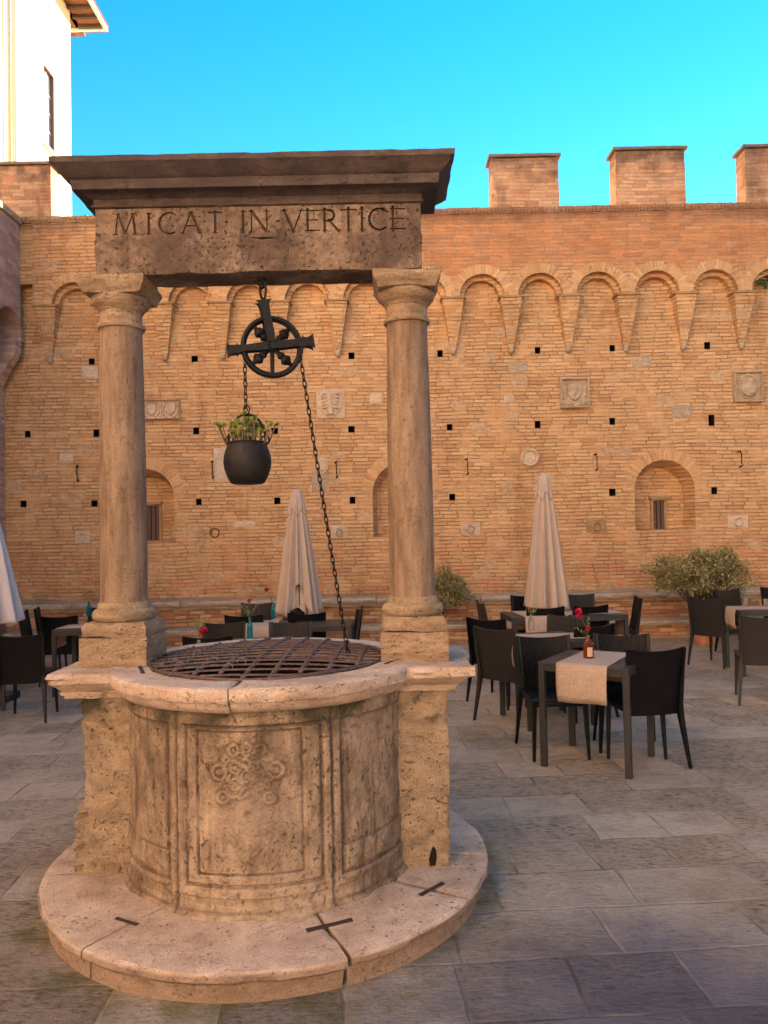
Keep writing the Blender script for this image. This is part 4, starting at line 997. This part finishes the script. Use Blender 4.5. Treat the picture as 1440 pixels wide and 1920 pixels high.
# ================================================================= FURNITURE
# chair: moulded resin with ribbed back, tapered splayed legs; faces local +Y
def back_pt(s, t, off=0):
    hw = .196+.016*t; x = s*hw; z = .372+.468*t+.010*s*s*t-.012*(1-s*s)*(t > .97)
    y = -.205-.075*t**1.25+.022*(s*s-1)+off
    return Vector((x, y, z))
def make_chair(mat, name='chair'):
    root = empty(name)
    bm = bmesh.new(); nx, nz = 88, 9; F, B = [], []
    for j in range(nz+1):
        t = j/nz; f_, b_ = [], []
        for i in range(nx+1):
            s = -1+2*i/nx; rib = .0028*(1 if (i//2) % 2 else -1)*(abs(s) < .90)*(0 < j)
            f_.append(bm.verts.new(back_pt(s, t, .009+rib))); b_.append(bm.verts.new(back_pt(s, t, -.009)))
        F.append(f_); B.append(b_)
    for j in range(nz):
        for i in range(nx):
            bm.faces.new((F[j][i], F[j][i+1], F[j+1][i+1], F[j+1][i])); bm.faces.new((B[j][i+1], B[j][i], B[j+1][i], B[j+1][i+1]))
        bm.faces.new((F[j][0], F[j+1][0], B[j+1][0], B[j][0])); bm.faces.new((F[j][nx], B[j][nx], B[j+1][nx], F[j+1][nx]))
    for i in range(nx):
        bm.faces.new((F[0][i+1], F[0][i], B[0][i], B[0][i+1])); bm.faces.new((F[nz][i], F[nz][i+1], B[nz][i+1], B[nz][i]))
    link('backrest', bm, mat, root, smooth=True, angle=38)
    bm = bmesh.new(); box(bm, (0, .0, .440), (.425, .43, .028), bev=.010); box(bm, (0, -.005, .408), (.385, .39, .04), bev=.006)
    link('seat', bm, mat, root, smooth=True, angle=40)
    for s in (-1, 1):
        bm = bmesh.new(); L = []
        for p, w_, d_ in (((s*.212, -.287, .845), .0085, .013), ((s*.204, -.262, .68), .011, .016), ((s*.199, -.222, .45), .0165, .024), ((s*.203, -.226, .36), .0175, .022), ((s*.232, -.285, 0), .010, .011)):
            L.append([(p[0]+a*w_, p[1]+b*d_, p[2]) for a, b in ((-1, -1), (1, -1), (1, 1), (-1, 1))])
        loft(bm, L); bmesh.ops.bevel(bm, geom=[e for e in bm.edges if abs(e.verts[0].co.z-e.verts[1].co.z) > .02], offset=.003, segments=1, affect='EDGES'); link('leg', bm, mat, root)
        bm = bmesh.new(); L = []
        for p, w_, d_ in (((s*.188, .190, .432), .018, .018), ((s*.190, .192, .36), .017, .018), ((s*.203, .212, 0), .0105, .0105)):
            L.append([(p[0]+a*w_, p[1]+b*d_, p[2]) for a, b in ((-1, -1), (1, -1), (1, 1), (-1, 1))])
        loft(bm, L); bmesh.ops.bevel(bm, geom=[e for e in bm.edges if abs(e.verts[0].co.z-e.verts[1].co.z) > .02], offset=.003, segments=1, affect='EDGES'); link('leg', bm, mat, root)
    return root
protos = {'d': make_chair(M_chair), 'g': make_chair(M_chair_sky)}
used = set()
def chair(xy, yaw, lab, kind='d', group='resin chairs round the courtyard tables'):
    o = protos[kind] if kind not in used else copy_tree(protos[kind]); used.add(kind)
    o.location = (xy[0], xy[1], ground(xy[0], xy[1])); o.rotation_euler = (0, 0, R(yaw)); tag(o, lab, 'chair', group)
def by_top(pxa, pya, pxb, pyb, yaw, lab, kind='d'):
    """placed from the two ends of the top rail"""
    p = (on_ground(pxa, pya, .84)+on_ground(pxb, pyb, .84))/2; a = R(yaw)
    d = .28; chair((p.x-math.sin(a)*d, p.y+math.cos(a)*d), yaw, lab, kind)
by_top(1181, 1217, 1278, 1215, 9, 'dark brown chair nearest the viewer, right of the table with the amber bottle, back turned')
by_top(972, 1195, 1063, 1193, 182, 'dark chair left of the table with the amber bottle, facing the viewer')
by_top(1118, 1191, 1212, 1190, 173, 'dark ribbed chair directly behind the amber bottle')
by_top(896, 1176, 957, 1180, -43, 'grey-brown chair seen from behind beside the table with the clear bottle', 'g')
by_top(886, 1161, 936, 1159, -35, 'dark chair just beyond the grey-brown chair, nearest the right side of the well')
by_top(1035, 1154, 1092, 1157, 140, 'light grey-brown ribbed chair at the far side of the table with the clear bottle', 'g')
by_top(1089, 1176, 1139, 1168, 24, 'dark chair with back turned between the clear bottle table and the amber bottle')
by_top(1072, 1137, 1141, 1133, 12, 'dark chair with tall back turned, behind the bright magenta flower')
by_top(962, 1117, 1012, 1117, 176, 'dark chair against the wall bench at the left foot of the right parasol')
by_top(998, 1139, 1047, 1137, 2, 'dark chair with back turned in front of the right parasol')
by_top(1057, 1116, 1110, 1113, 172, 'grey-brown chair against the wall bench right of the right parasol', 'g')
by_top(1187, 1120, 1205, 1119, 82, 'dark chair seen in profile facing left in front of the wall bench')
by_top(899, 1129, 903, 1130, -86, 'grey-brown chair in profile facing right, just right of the right column', 'g')
by_top(1304, 1121, 1336, 1122, -52, 'grey-brown chair beside the big terracotta planter, seen from behind', 'g')
by_top(1338, 1108, 1387, 1104, 200, 'dark chair facing the viewer right of the big terracotta planter')
by_top(1402, 1156, 1462, 1155, -18, 'grey-brown chair cut by the right edge of the photo', 'g')
by_top(1430, 1102, 1478, 1101, 184, 'dark chair far back at the right edge by the wall bench')
by_top(-6, 1194, 77, 1187, 8, 'dark chair with back turned, nearest at the left edge')
by_top(78, 1156, 143, 1154, 6, 'dark chair with back turned in front of the left table with the teal bottle')
by_top(35, 1148, 52, 1145, -78, 'dark chair in profile right beside the white parasol at the left')
by_top(62, 1143, 76, 1138, -72, 'dark chair in profile, second to the right of the white parasol')
by_top(176, 1140, 215, 1139, 180, 'dark chair behind the left column base, beyond the left teal bottle')
by_top(427, 1154, 488, 1152, 4, 'dark chair with back turned left of the near teal bottle behind the grate')
by_top(386, 1170, 453, 1167, 186, 'dark ribbed chair facing the viewer beside the low red flower')
by_top(456, 1133, 507, 1130, 178, 'grey-brown chair behind the farther teal bottle by the wall bench', 'g')
by_top(534, 1130, 586, 1127, 178, 'dark chair at the foot of the middle parasol')
by_top(545, 1151, 605, 1147, 3, 'dark chair with back turned in front of the middle parasol')
by_top(511, 1168, 579, 1167, 180, 'grey-brown ribbed chair just behind the well grate', 'g')
by_top(672, 1140, 676, 1139, 84, 'dark chair in profile between the slanting chain and the right column')
by_top(352, 1194, 427, 1192, 2, 'dark low showing chair just behind the grate under the red flower')

# tables
def make_table(sz=.64):
    root = empty('table'); bm = bmesh.new(); box(bm, (0, 0, .730), (sz, sz, .02), bev=.003); link('table_top', bm, M_table, root)
    bm = bmesh.new(); h_ = sz/2
    for s in (-1, 1):
        box(bm, (0, s*(h_-.018), .7), (sz-.09, .03, .038)); box(bm, (s*(h_-.018), 0, .7), (.03, sz-.09, .038))
    link('apron', bm, M_table, root)
    for sx in (-1, 1):
        for sy in (-1, 1): bm = bmesh.new(); box(bm, (sx*(h_-.022), sy*(h_-.022), .36), (.043, .043, .72), bev=.003); link('leg', bm, M_table, root)
    return root
def make_runner(sz, wd=.36, drop=.26):
    bm = bmesh.new(); h_ = sz/2; pts = [(-h_-.012, .74-drop-.0)]+[(-h_-.014-.012*math.sin(PI*t), .74-drop+(drop-.012)*t) for t in (.2, .4, .6, .8)]+[(-h_-.010, .735), (-h_-.002, .743)]
    for i in range(1, 9): pts.append((-h_+sz*i/9, .7435))
    pts += [(h_+.002, .743), (h_+.010, .735)]+[(h_+.014+.01*math.sin(PI*t), .74-drop*.85+(drop*.85-.012)*t) for t in (.8, .6, .4, .2)]+[(h_+.012, .74-drop*.85)]
    V = []; ny = 14
    for j in range(ny+1):
        x = -wd/2+wd*j/ny; row = []
        for y, z in pts:
            lo = max(0, (.735-z)/drop); row.append(bm.verts.new((x*(1-.02*lo), y+(.008*math.sin(x*26)*lo)*(1 if y < 0 else -1), z+.004*lo*math.sin(x*9))))
        V.append(row)
    for a, b in zip(V, V[1:]):
        for i in range(len(pts)-1): bm.faces.new((a[i], a[i+1], b[i+1], b[i]))
    o = link('table_runner', bm, M_runner, smooth=True)
    md = o.modifiers.new('s', 'SOLIDIFY'); md.thickness = .003; md.offset = 1; bpy.context.view_layer.update(); evaluated(o)
    return o
t0, r0 = make_table(), make_runner(.64); tu = [0]
def table(x, y, yaw, lab, rlab, ryaw=0):
    o = t0 if not tu[0] else copy_tree(t0)
    o.location = (x, y, ground(x, y)); o.rotation_euler = (0, 0, R(yaw)); tag(o, lab, 'table', 'square metal tables in the courtyard')
    if not rlab: return o
    r = r0 if not tu[0] else r0.copy()
    if tu[0]: COL.objects.link(r)
    tu[0] = 1
    r.location = (x, y, ground(x, y)+.001); r.rotation_euler = (0, 0, R(yaw+ryaw)); tag(r, rlab, 'table runner', 'beige table runners')
    return o
table(1.52, 5.575, -33, 'anthracite square table carrying the amber bottle, nearest the viewer', 'beige burlap runner hanging over the front of the nearest table')
table(1.42, 6.86, 14, 'square table carrying the clear bottle, behind the nearest table', 'beige runner under the clear bottle', 80)
table(1.72, 8.95, 4, 'dark square table left of the right parasol near the wall', 'beige runner on the table left of the right parasol', 0)
table(2.40, 8.95, 4, 'dark square table right of the right parasol near the wall', 'beige runner on the table right of the right parasol', 90)
table(4.38, 8.95, -8, 'square table with glass tumblers at the right edge', 'beige runner under the glass tumblers', 90)
table(-3.42, 8.85, 2, 'square table carrying the leftmost teal bottle', 'beige runner under the leftmost teal bottle', 90)
table(-1.18, 7.02, 8, 'square table carrying the near teal bottle behind the grate', 'beige runner under the near teal bottle', 90)
table(-1.40, 8.62, 2, 'square table carrying the farther teal bottle by the middle parasol', 'beige runner under the farther teal bottle', 0)
table(-.70, 8.60, 0, 'bare square table in front of the middle parasol', None)
table(-4.22, 7.55, 5, 'square table beside the white parasol, cut by the left edge', 'beige runner on the table cut by the left edge', 90)

# bottles, flowers, tumblers
def tabletop(px, py):
    p = on_ground(px, py, .745); return Vector((p.x, p.y, p.z+.7455))
def bottle(px, py, h, r, mat, lab, kind='slim', name='bottle', label=False):
    loc = tabletop(px, py); o = empty(name, loc); tag(o, lab, 'bottle')
    if kind == 'slim': pf = [(0, 0), (r*.9, 0), (r, .008), (r, h*.58), (r*.93, h*.66), (r*.45, h*.80), (r*.40, h*.95), (r*.5, h*.96), (r*.5, h), (r*.36, h)]
    else: pf = [(0, 0), (r*.93, 0), (r, .008), (r*.97, h*.30), (r, h*.58), (r*1.08, h*.60), (r*.98, h*.64), (r*.62, h*.73), (r*.36, h*.80), (r*.33, h*.92), (r*.48, h*.93), (r*.46, h), (r*.3, h)]
    inner = [(max(0.0005, a-.0022), b-(.0 if i else -.003)) for i, (a, b) in enumerate(pf)][::-1]
    bm = bmesh.new(); lathe(bm, pf+inner, 20 if kind == 'slim' else 8, cap=False); bmesh.ops.remove_doubles(bm, verts=bm.verts, dist=.0002); link('glass', bm, mat, o, smooth=kind == 'slim', angle=50)
    if label:
        bm = bmesh.new(); n = 8; rr = r*1.012
        for i in range(n):
            a0, a1 = R(-118+56*i/n), R(-118+56*(i+1)/n)
            bm.faces.new([bm.verts.new((rr*math.cos(a), rr*math.sin(a), z)) for a, z in ((a0, h*.10), (a1, h*.10), (a1, h*.50), (a0, h*.50))])
        bmesh.ops.remove_doubles(bm, verts=bm.verts, dist=.0001); bmesh.ops.solidify(bm, geom=bm.faces, thickness=.001); link('paper_label', bm, M_paper, o)
    return o, loc
def bloom(bm, c, r, n=46, seed=0):
    rnd = random.Random(seed)
    for i in range(n):
        v = Vector((rnd.gauss(0, 1), rnd.gauss(0, 1), rnd.gauss(.2, 1))).normalized(); c0 = c+v*r*.25; e = c+v*r*rnd.uniform(.8, 1.1)
        s = v.cross(Vector((rnd.random(), rnd.random(), rnd.random()))).normalized()*r*.3; u_ = v.cross(s).normalized()*r*.12
        q = [bm.verts.new(x) for x in (c0, (c0+e)/2+s+u_, e+s*.5, e-s*.5, (c0+e)/2-s+u_)]; bm.faces.new(q)
def flower(loc, blooms, lab, twigs=3, seed=1, h0=.12):
    """blooms: (dx, dz, radius) relative to the bottle foot"""
    rnd = random.Random(seed); o = empty('flower', loc); tag(o, lab, 'flower'); bp, bs = bmesh.new(), bmesh.new()
    bl_ = bmesh.new()
    for dx, dz, r in blooms:
        c_ = Vector((dx, rnd.uniform(-.01, .01), dz)); bloom(bp, c_, r, seed=seed+int(dz*100)); tube(bs, [(0, 0, h0*.3), (dx*.15, 0, (h0+dz)*.45), (dx*.65, 0, h0+(dz-h0)*.7), c_], .0018, 5)
    for k in range(twigs):
        a = rnd.uniform(-1, 1); L = rnd.uniform(.05, .13)
        e = Vector((a*.09, rnd.uniform(-.03, .03), h0+L)); tube(bs, [(0, 0, h0*.4), (a*.02, 0, h0), e], .0013, 4)
        for j in range(9):
            p = Vector((0, 0, h0)).lerp(e, .3+.7*j/8); v = Vector((rnd.uniform(-1, 1), rnd.uniform(-1, 1), rnd.uniform(-.2, 1))).normalized()*.022; s = v.cross(Vector((0, 1, .2))).normalized()*.004
            bl_.faces.new([bl_.verts.new(x) for x in (p, p+v*.5+s, p+v, p+v*.5-s)])
    link('petals', bp, M_red, o); link('stem', bs, M_stemg, o); link('leaf', bl_, M_succ, o)
GB = 'flower bottles on the tables'
b, L = bottle(1104, 1234, .165, .040, M_amber, 'amber glass bottle with a paper label on the nearest table', 'fat', label=True); b['group'] = GB
flower(L, [(-.060, .325, .037), (.003, .215, .022)], 'bright magenta flower leaning out of the amber bottle', 2, 2, .16)
b, L = bottle(996, 1181, .15, .028, M_clear, 'small clear glass bottle on the second table'); b['group'] = GB
flower(L, [(-.005, .20, .018)], 'small red flower with green twigs in the clear bottle', 6, 5, .14)
b, L = bottle(1030, 1136, .20, .030, M_teal, 'teal glass bottle in front of the right parasol'); b['group'] = GB
flower(L, [(-.08, .13, .034), (-.01, .33, .03)], 'red flowers in the teal bottle in front of the right parasol', 5, 6, .19)
b, L = bottle(469, 1197, .20, .027, M_teal, 'near teal glass bottle just behind the grate'); b['group'] = GB
flower(L, [(.0, .355, .026)], 'red rosebud standing high in the near teal bottle', 5, 7, .20)
b, L = bottle(512, 1160, .20, .027, M_teal, 'farther teal glass bottle left of the middle parasol'); b['group'] = GB
flower(L, [(-.065, .35, .030), (-.02, .24, .014)], 'dark red rose in the farther teal bottle', 3, 8, .20)
b, L = bottle(167, 1156, .19, .032, M_teal, 'leftmost teal glass bottle, beside the left column'); b['group'] = GB
flower(L, [(.01, .33, .014)], 'thin dry twigs with a small red bud in the leftmost teal bottle', 4, 9, .19)
b, L = bottle(374, 1214, .10, .026, M_clear, 'low clear glass bottle half hidden behind the rim of the well'); b['group'] = GB
flower(L, [(.035, .145, .045)], 'low red flower with a tall green sprig behind the rim of the well', 7, 10, .16)
b, L = bottle(-6, 1172, .14, .028, M_teal, 'bottle on the table cut by the left edge'); b['group'] = GB
flower(L, [(.02, .18, .045)], 'magenta flower at the left edge in front of the white parasol', 4, 12, .14)
for px, py, lab in ((1398, 1133, 'small glass tumbler on the corner of the right table'), (1436, 1135, 'small glass tumbler at the right edge of the photo')):
    bm = bmesh.new(); lathe(bm, [(0, 0), (.026, 0), (.032, .075), (.030, .075), (.024, .006), (0, .006)], 18, cap=False); bmesh.ops.remove_doubles(bm, verts=bm.verts, dist=.0002)
    o = link('tumbler', bm, M_clear, smooth=True, angle=40); o.location = tabletop(px, py); tag(o, lab, 'glass', 'tumblers on the right table')

# ---------------------------------------------------------------- closed parasols
def parasol(x, y, zt, lab, mat, seed, hem, rb=.31, flap=None, rz=0):
    g = ground(x, y); o = empty('parasol', (x, y, g), rz); tag(o, lab, 'parasol', 'folded parasols'); rnd = random.Random(seed)
    bm = bmesh.new(); bar(bm, (0, 0, 0), (0, 0, zt-.03), .022, n=10); link('pole', bm, M_table, o, smooth=True, angle=40)
    bm = bmesh.new(); box(bm, (0, 0, .04), (.55, .55, .08), bev=.012); link('base_plate', bm, M_table, o)
    ph = [rnd.uniform(0, 6) for _ in range(4)]
    def fold(a, t):
        return .75*(1-2*abs(math.sin(5*a+ph[0]+.5*math.sin(a+ph[1])))**1.3)+.30*math.sin(17*a+ph[2]+1.2*t)+.12*math.sin(31*a+ph[3])
    def surf(a, t, k=1.0):
        r = .058+(rb-.058)*(t**.92); f = fold(a, t)
        r = r*(1+.34*f*min(1, t*4)*(.7+.3*t))*k
        return r
    na, nt_ = 160, 34
    bm = bmesh.new(); G = []
    for j in range(nt_+1):
        t = j/nt_; row = []
        for i in range(na):
            a = 2*PI*i/na; zb = hem+.035*math.sin(4*a+ph[1])+.02*fold(a, 1)
            if flap is not None:
                da = abs((a-flap+PI) % (2*PI)-PI)
                zb += .36*math.exp(-(da/.42)**4)
            z = zt-.03-(zt-.03-zb)*t; tt = (zt-z)/(zt-hem)
            r = surf(a, min(1.05, tt)); row.append(bm.verts.new((r*math.cos(a), r*math.sin(a)*.92, z)))
        G.append(row)
    for p, q in zip(G, G[1:]):
        for i in range(na): bm.faces.new((p[i], p[(i+1) % na], q[(i+1) % na], q[i]))
    cn = link('canopy', bm, mat, o, smooth=True)
    md = cn.modifiers.new('s', 'SOLIDIFY'); md.thickness = .004; bpy.context.view_layer.update(); evaluated(cn)
    bm = bmesh.new(); G = []
    for j in range(12):
        t = j/11; row = []
        for i in range(80):
            a = 2*PI*i/80; z = zt-.3-(zt-.3-hem-.05-.05*math.sin(3*a))*t; r = (.04+(rb*.62-.04)*t)*(1+.22*math.sin(6*a+ph[3])); row.append(bm.verts.new((r*math.cos(a), r*math.sin(a), z)))
        G.append(row)
    for p, q in zip(G, G[1:]):
        for i in range(80): bm.faces.new((p[i], p[(i+1) % 80], q[(i+1) % 80], q[i]))
    link('inner_fold', bm, mat, cn, smooth=True)
    bm = bmesh.new(); G = []
    for j in range(9):
        t = j/8; row = []
        for i in range(na):
            a = 2*PI*i/na; L_ = .27+.05*math.sin(5*a+ph[2]); z = zt-L_*t; tt = (zt-z)/(zt-hem); r = max(.035, surf(a, tt, 1.16)*(1 if t > .1 else .8)); row.append(bm.verts.new((r*math.cos(a), r*math.sin(a)*.95, z)))
        G.append(row)
    for p, q in zip(G, G[1:]):
        for i in range(na): bm.faces.new((p[i], p[(i+1) % na], q[(i+1) % na], q[i]))
    bm.faces.new(G[0]); vt = link('vent_flap', bm, mat, cn, smooth=True)
    md = vt.modifiers.new('s', 'SOLIDIFY'); md.thickness = .004; bpy.context.view_layer.update(); evaluated(vt)
    bm = bmesh.new(); box(bm, (0, 0, zt+.012), (.09, .07, .035), bev=.008); link('finial', bm, mat, o)
    bm = bmesh.new()
    for k in range(8):
        a = 2*PI*k/8+.2; bar(bm, (.03*math.cos(a), .03*math.sin(a), zt-.1), (rb*.55*math.cos(a), rb*.5*math.sin(a), hem+.12), .007, n=6)
    link('ribs', bm, M_iron, o)
q = at_y(556, 922, 9.9); parasol(q.x, 9.9, q.z-ground(q.x, 9.9), 'closed beige parasol left of the slanting chain, middle one of three', M_canopy, 4, .72, .25, flap=-PI/2+.12)
q = at_y(1019, 892, 9.75); parasol(q.x, 9.75, q.z-ground(q.x, 9.75), 'closed beige parasol in front of the wall between the tables at right', M_canopy, 11, .70, .235)
q = at_y(-34, 905, 8.3); parasol(q.x, 8.3, q.z-ground(q.x, 8.3), 'closed white parasol cut by the left edge of the photo', M_canopyw, 21, .86, .32)

# ---------------------------------------------------------------- shrubs in terracotta pots
def planter(px, py, s, lab, plab, seed, cw, chh, dx=0, dz=0):
    p = on_ground(px, py); rnd = random.Random(seed)
    o = empty('terracotta_planter', p); tag(o, lab, 'planter', 'terracotta planters')
    bm = bmesh.new(); lathe(bm, [(0, 0), (.135*s, 0), (.145*s, .015), (.165*s, .18*s), (.170*s, .20*s), (.168*s, .215*s), (.195*s, .40*s), (.205*s, .405*s), (.235*s, .41*s), (.245*s, .43*s), (.245*s, .47*s), (.235*s, .485*s), (.21*s, .485*s), (.20*s, .44*s), (0, .43*s)], 36, cap=False); link('pot', bm, M_terra, o, smooth=True, angle=40)
    bm = bmesh.new(); lathe(bm, [(0, .445*s), (.2*s, .441*s)], 24, cap=False); link('soil', bm, M_soil, o)
    t = empty('shrub', (p.x, p.y, p.z+.44*s)); tag(t, plab, 'shrub')
    bs, bl_ = bmesh.new(), bmesh.new(); tips = []
    cl = []
    for k in range(120):
        a = rnd.uniform(0, 2*PI); e = rnd.uniform(-.15, 1.0); rr = rnd.uniform(.45, 1.0)*(1.18 if k % 9 == 0 else 1)
        c_ = Vector((math.cos(a)*cw*rr*math.cos(e*1.2)+dx, math.sin(a)*cw*.8*rr*math.cos(e*1.2), dz+chh*(.48+.50*math.sin(e*1.35)*rr))); cl.append(c_)
        base = Vector((rnd.uniform(-.03, .03), rnd.uniform(-.03, .03), -.03)); mid = base.lerp(c_, .5)+Vector((0, 0, .10))
        tube(bs, [base, mid, c_], [.011, .007, .003], 5)
    for c_ in cl:
        R_ = rnd.uniform(.05, .125)
        for j in range(int(30+1100*R_)):
            v = Vector((rnd.gauss(0, 1), rnd.gauss(0, 1), rnd.gauss(0, .8))); v = v.normalized()*R_*rnd.random()**.45*(1.35 if rnd.random() < .12 else 1)
            b = c_+v; d = (v.normalized()*.7+Vector((rnd.uniform(-1, 1), rnd.uniform(-1, 1), rnd.uniform(-.6, .9)))*.7).normalized(); L = rnd.uniform(.028, .052); s_ = d.cross(Vector((rnd.uniform(-1, 1), rnd.uniform(-1, 1), 1))).normalized()*L*.27
            bl_.faces.new([bl_.verts.new(x) for x in (b, b+d*L*.5+s_, b+d*L, b+d*L*.5-s_)])
    link('branch', bs, M_bark, t, smooth=True); link('foliage', bl_, M_leaf, t)
planter(1322, 1209, .92, 'big terracotta planter at right in front of the wall bench', 'wide bushy olive green shrub in the big right planter', 3, .78, 1.0, -.03, .0)
planter(812, 1203, .80, 'terracotta planter half hidden behind the right column', 'olive green shrub spreading out behind the right column', 5, .60, .78, .02, .0)

# small green plant rooted in the arch at the right edge
q = at_y(1436, 526, WY-.06); rnd = random.Random(31); t = empty('wall_plant', q); tag(t, 'small green plant growing in the arch of the wall at the right edge', 'plant')
bm = bmesh.new(); bs = bmesh.new()
for k in range(26):
    e = Vector((rnd.uniform(-.22, .22), rnd.uniform(-.12, .02), rnd.uniform(-.16, .12))); tube(bs, [(0, 0, 0), e*.5+Vector((0, 0, .03)), e], .0025, 4)
    for j in range(26):
        b = e*rnd.uniform(.4, 1.1); d = Vector((rnd.uniform(-1, 1), rnd.uniform(-1, .3), rnd.uniform(-1, 1))).normalized()*.035; sd_ = d.cross(Vector((0, 1, .3))).normalized()*.010
        bm.faces.new([bm.verts.new(x) for x in (b, b+d*.5+sd_, b+d, b+d*.5-sd_)])
link('foliage', bm, leafy('wall_plant_leaf', (.05, .09, .02), (.09, .14, .03)), t); link('stem', bs, M_stemg, t)
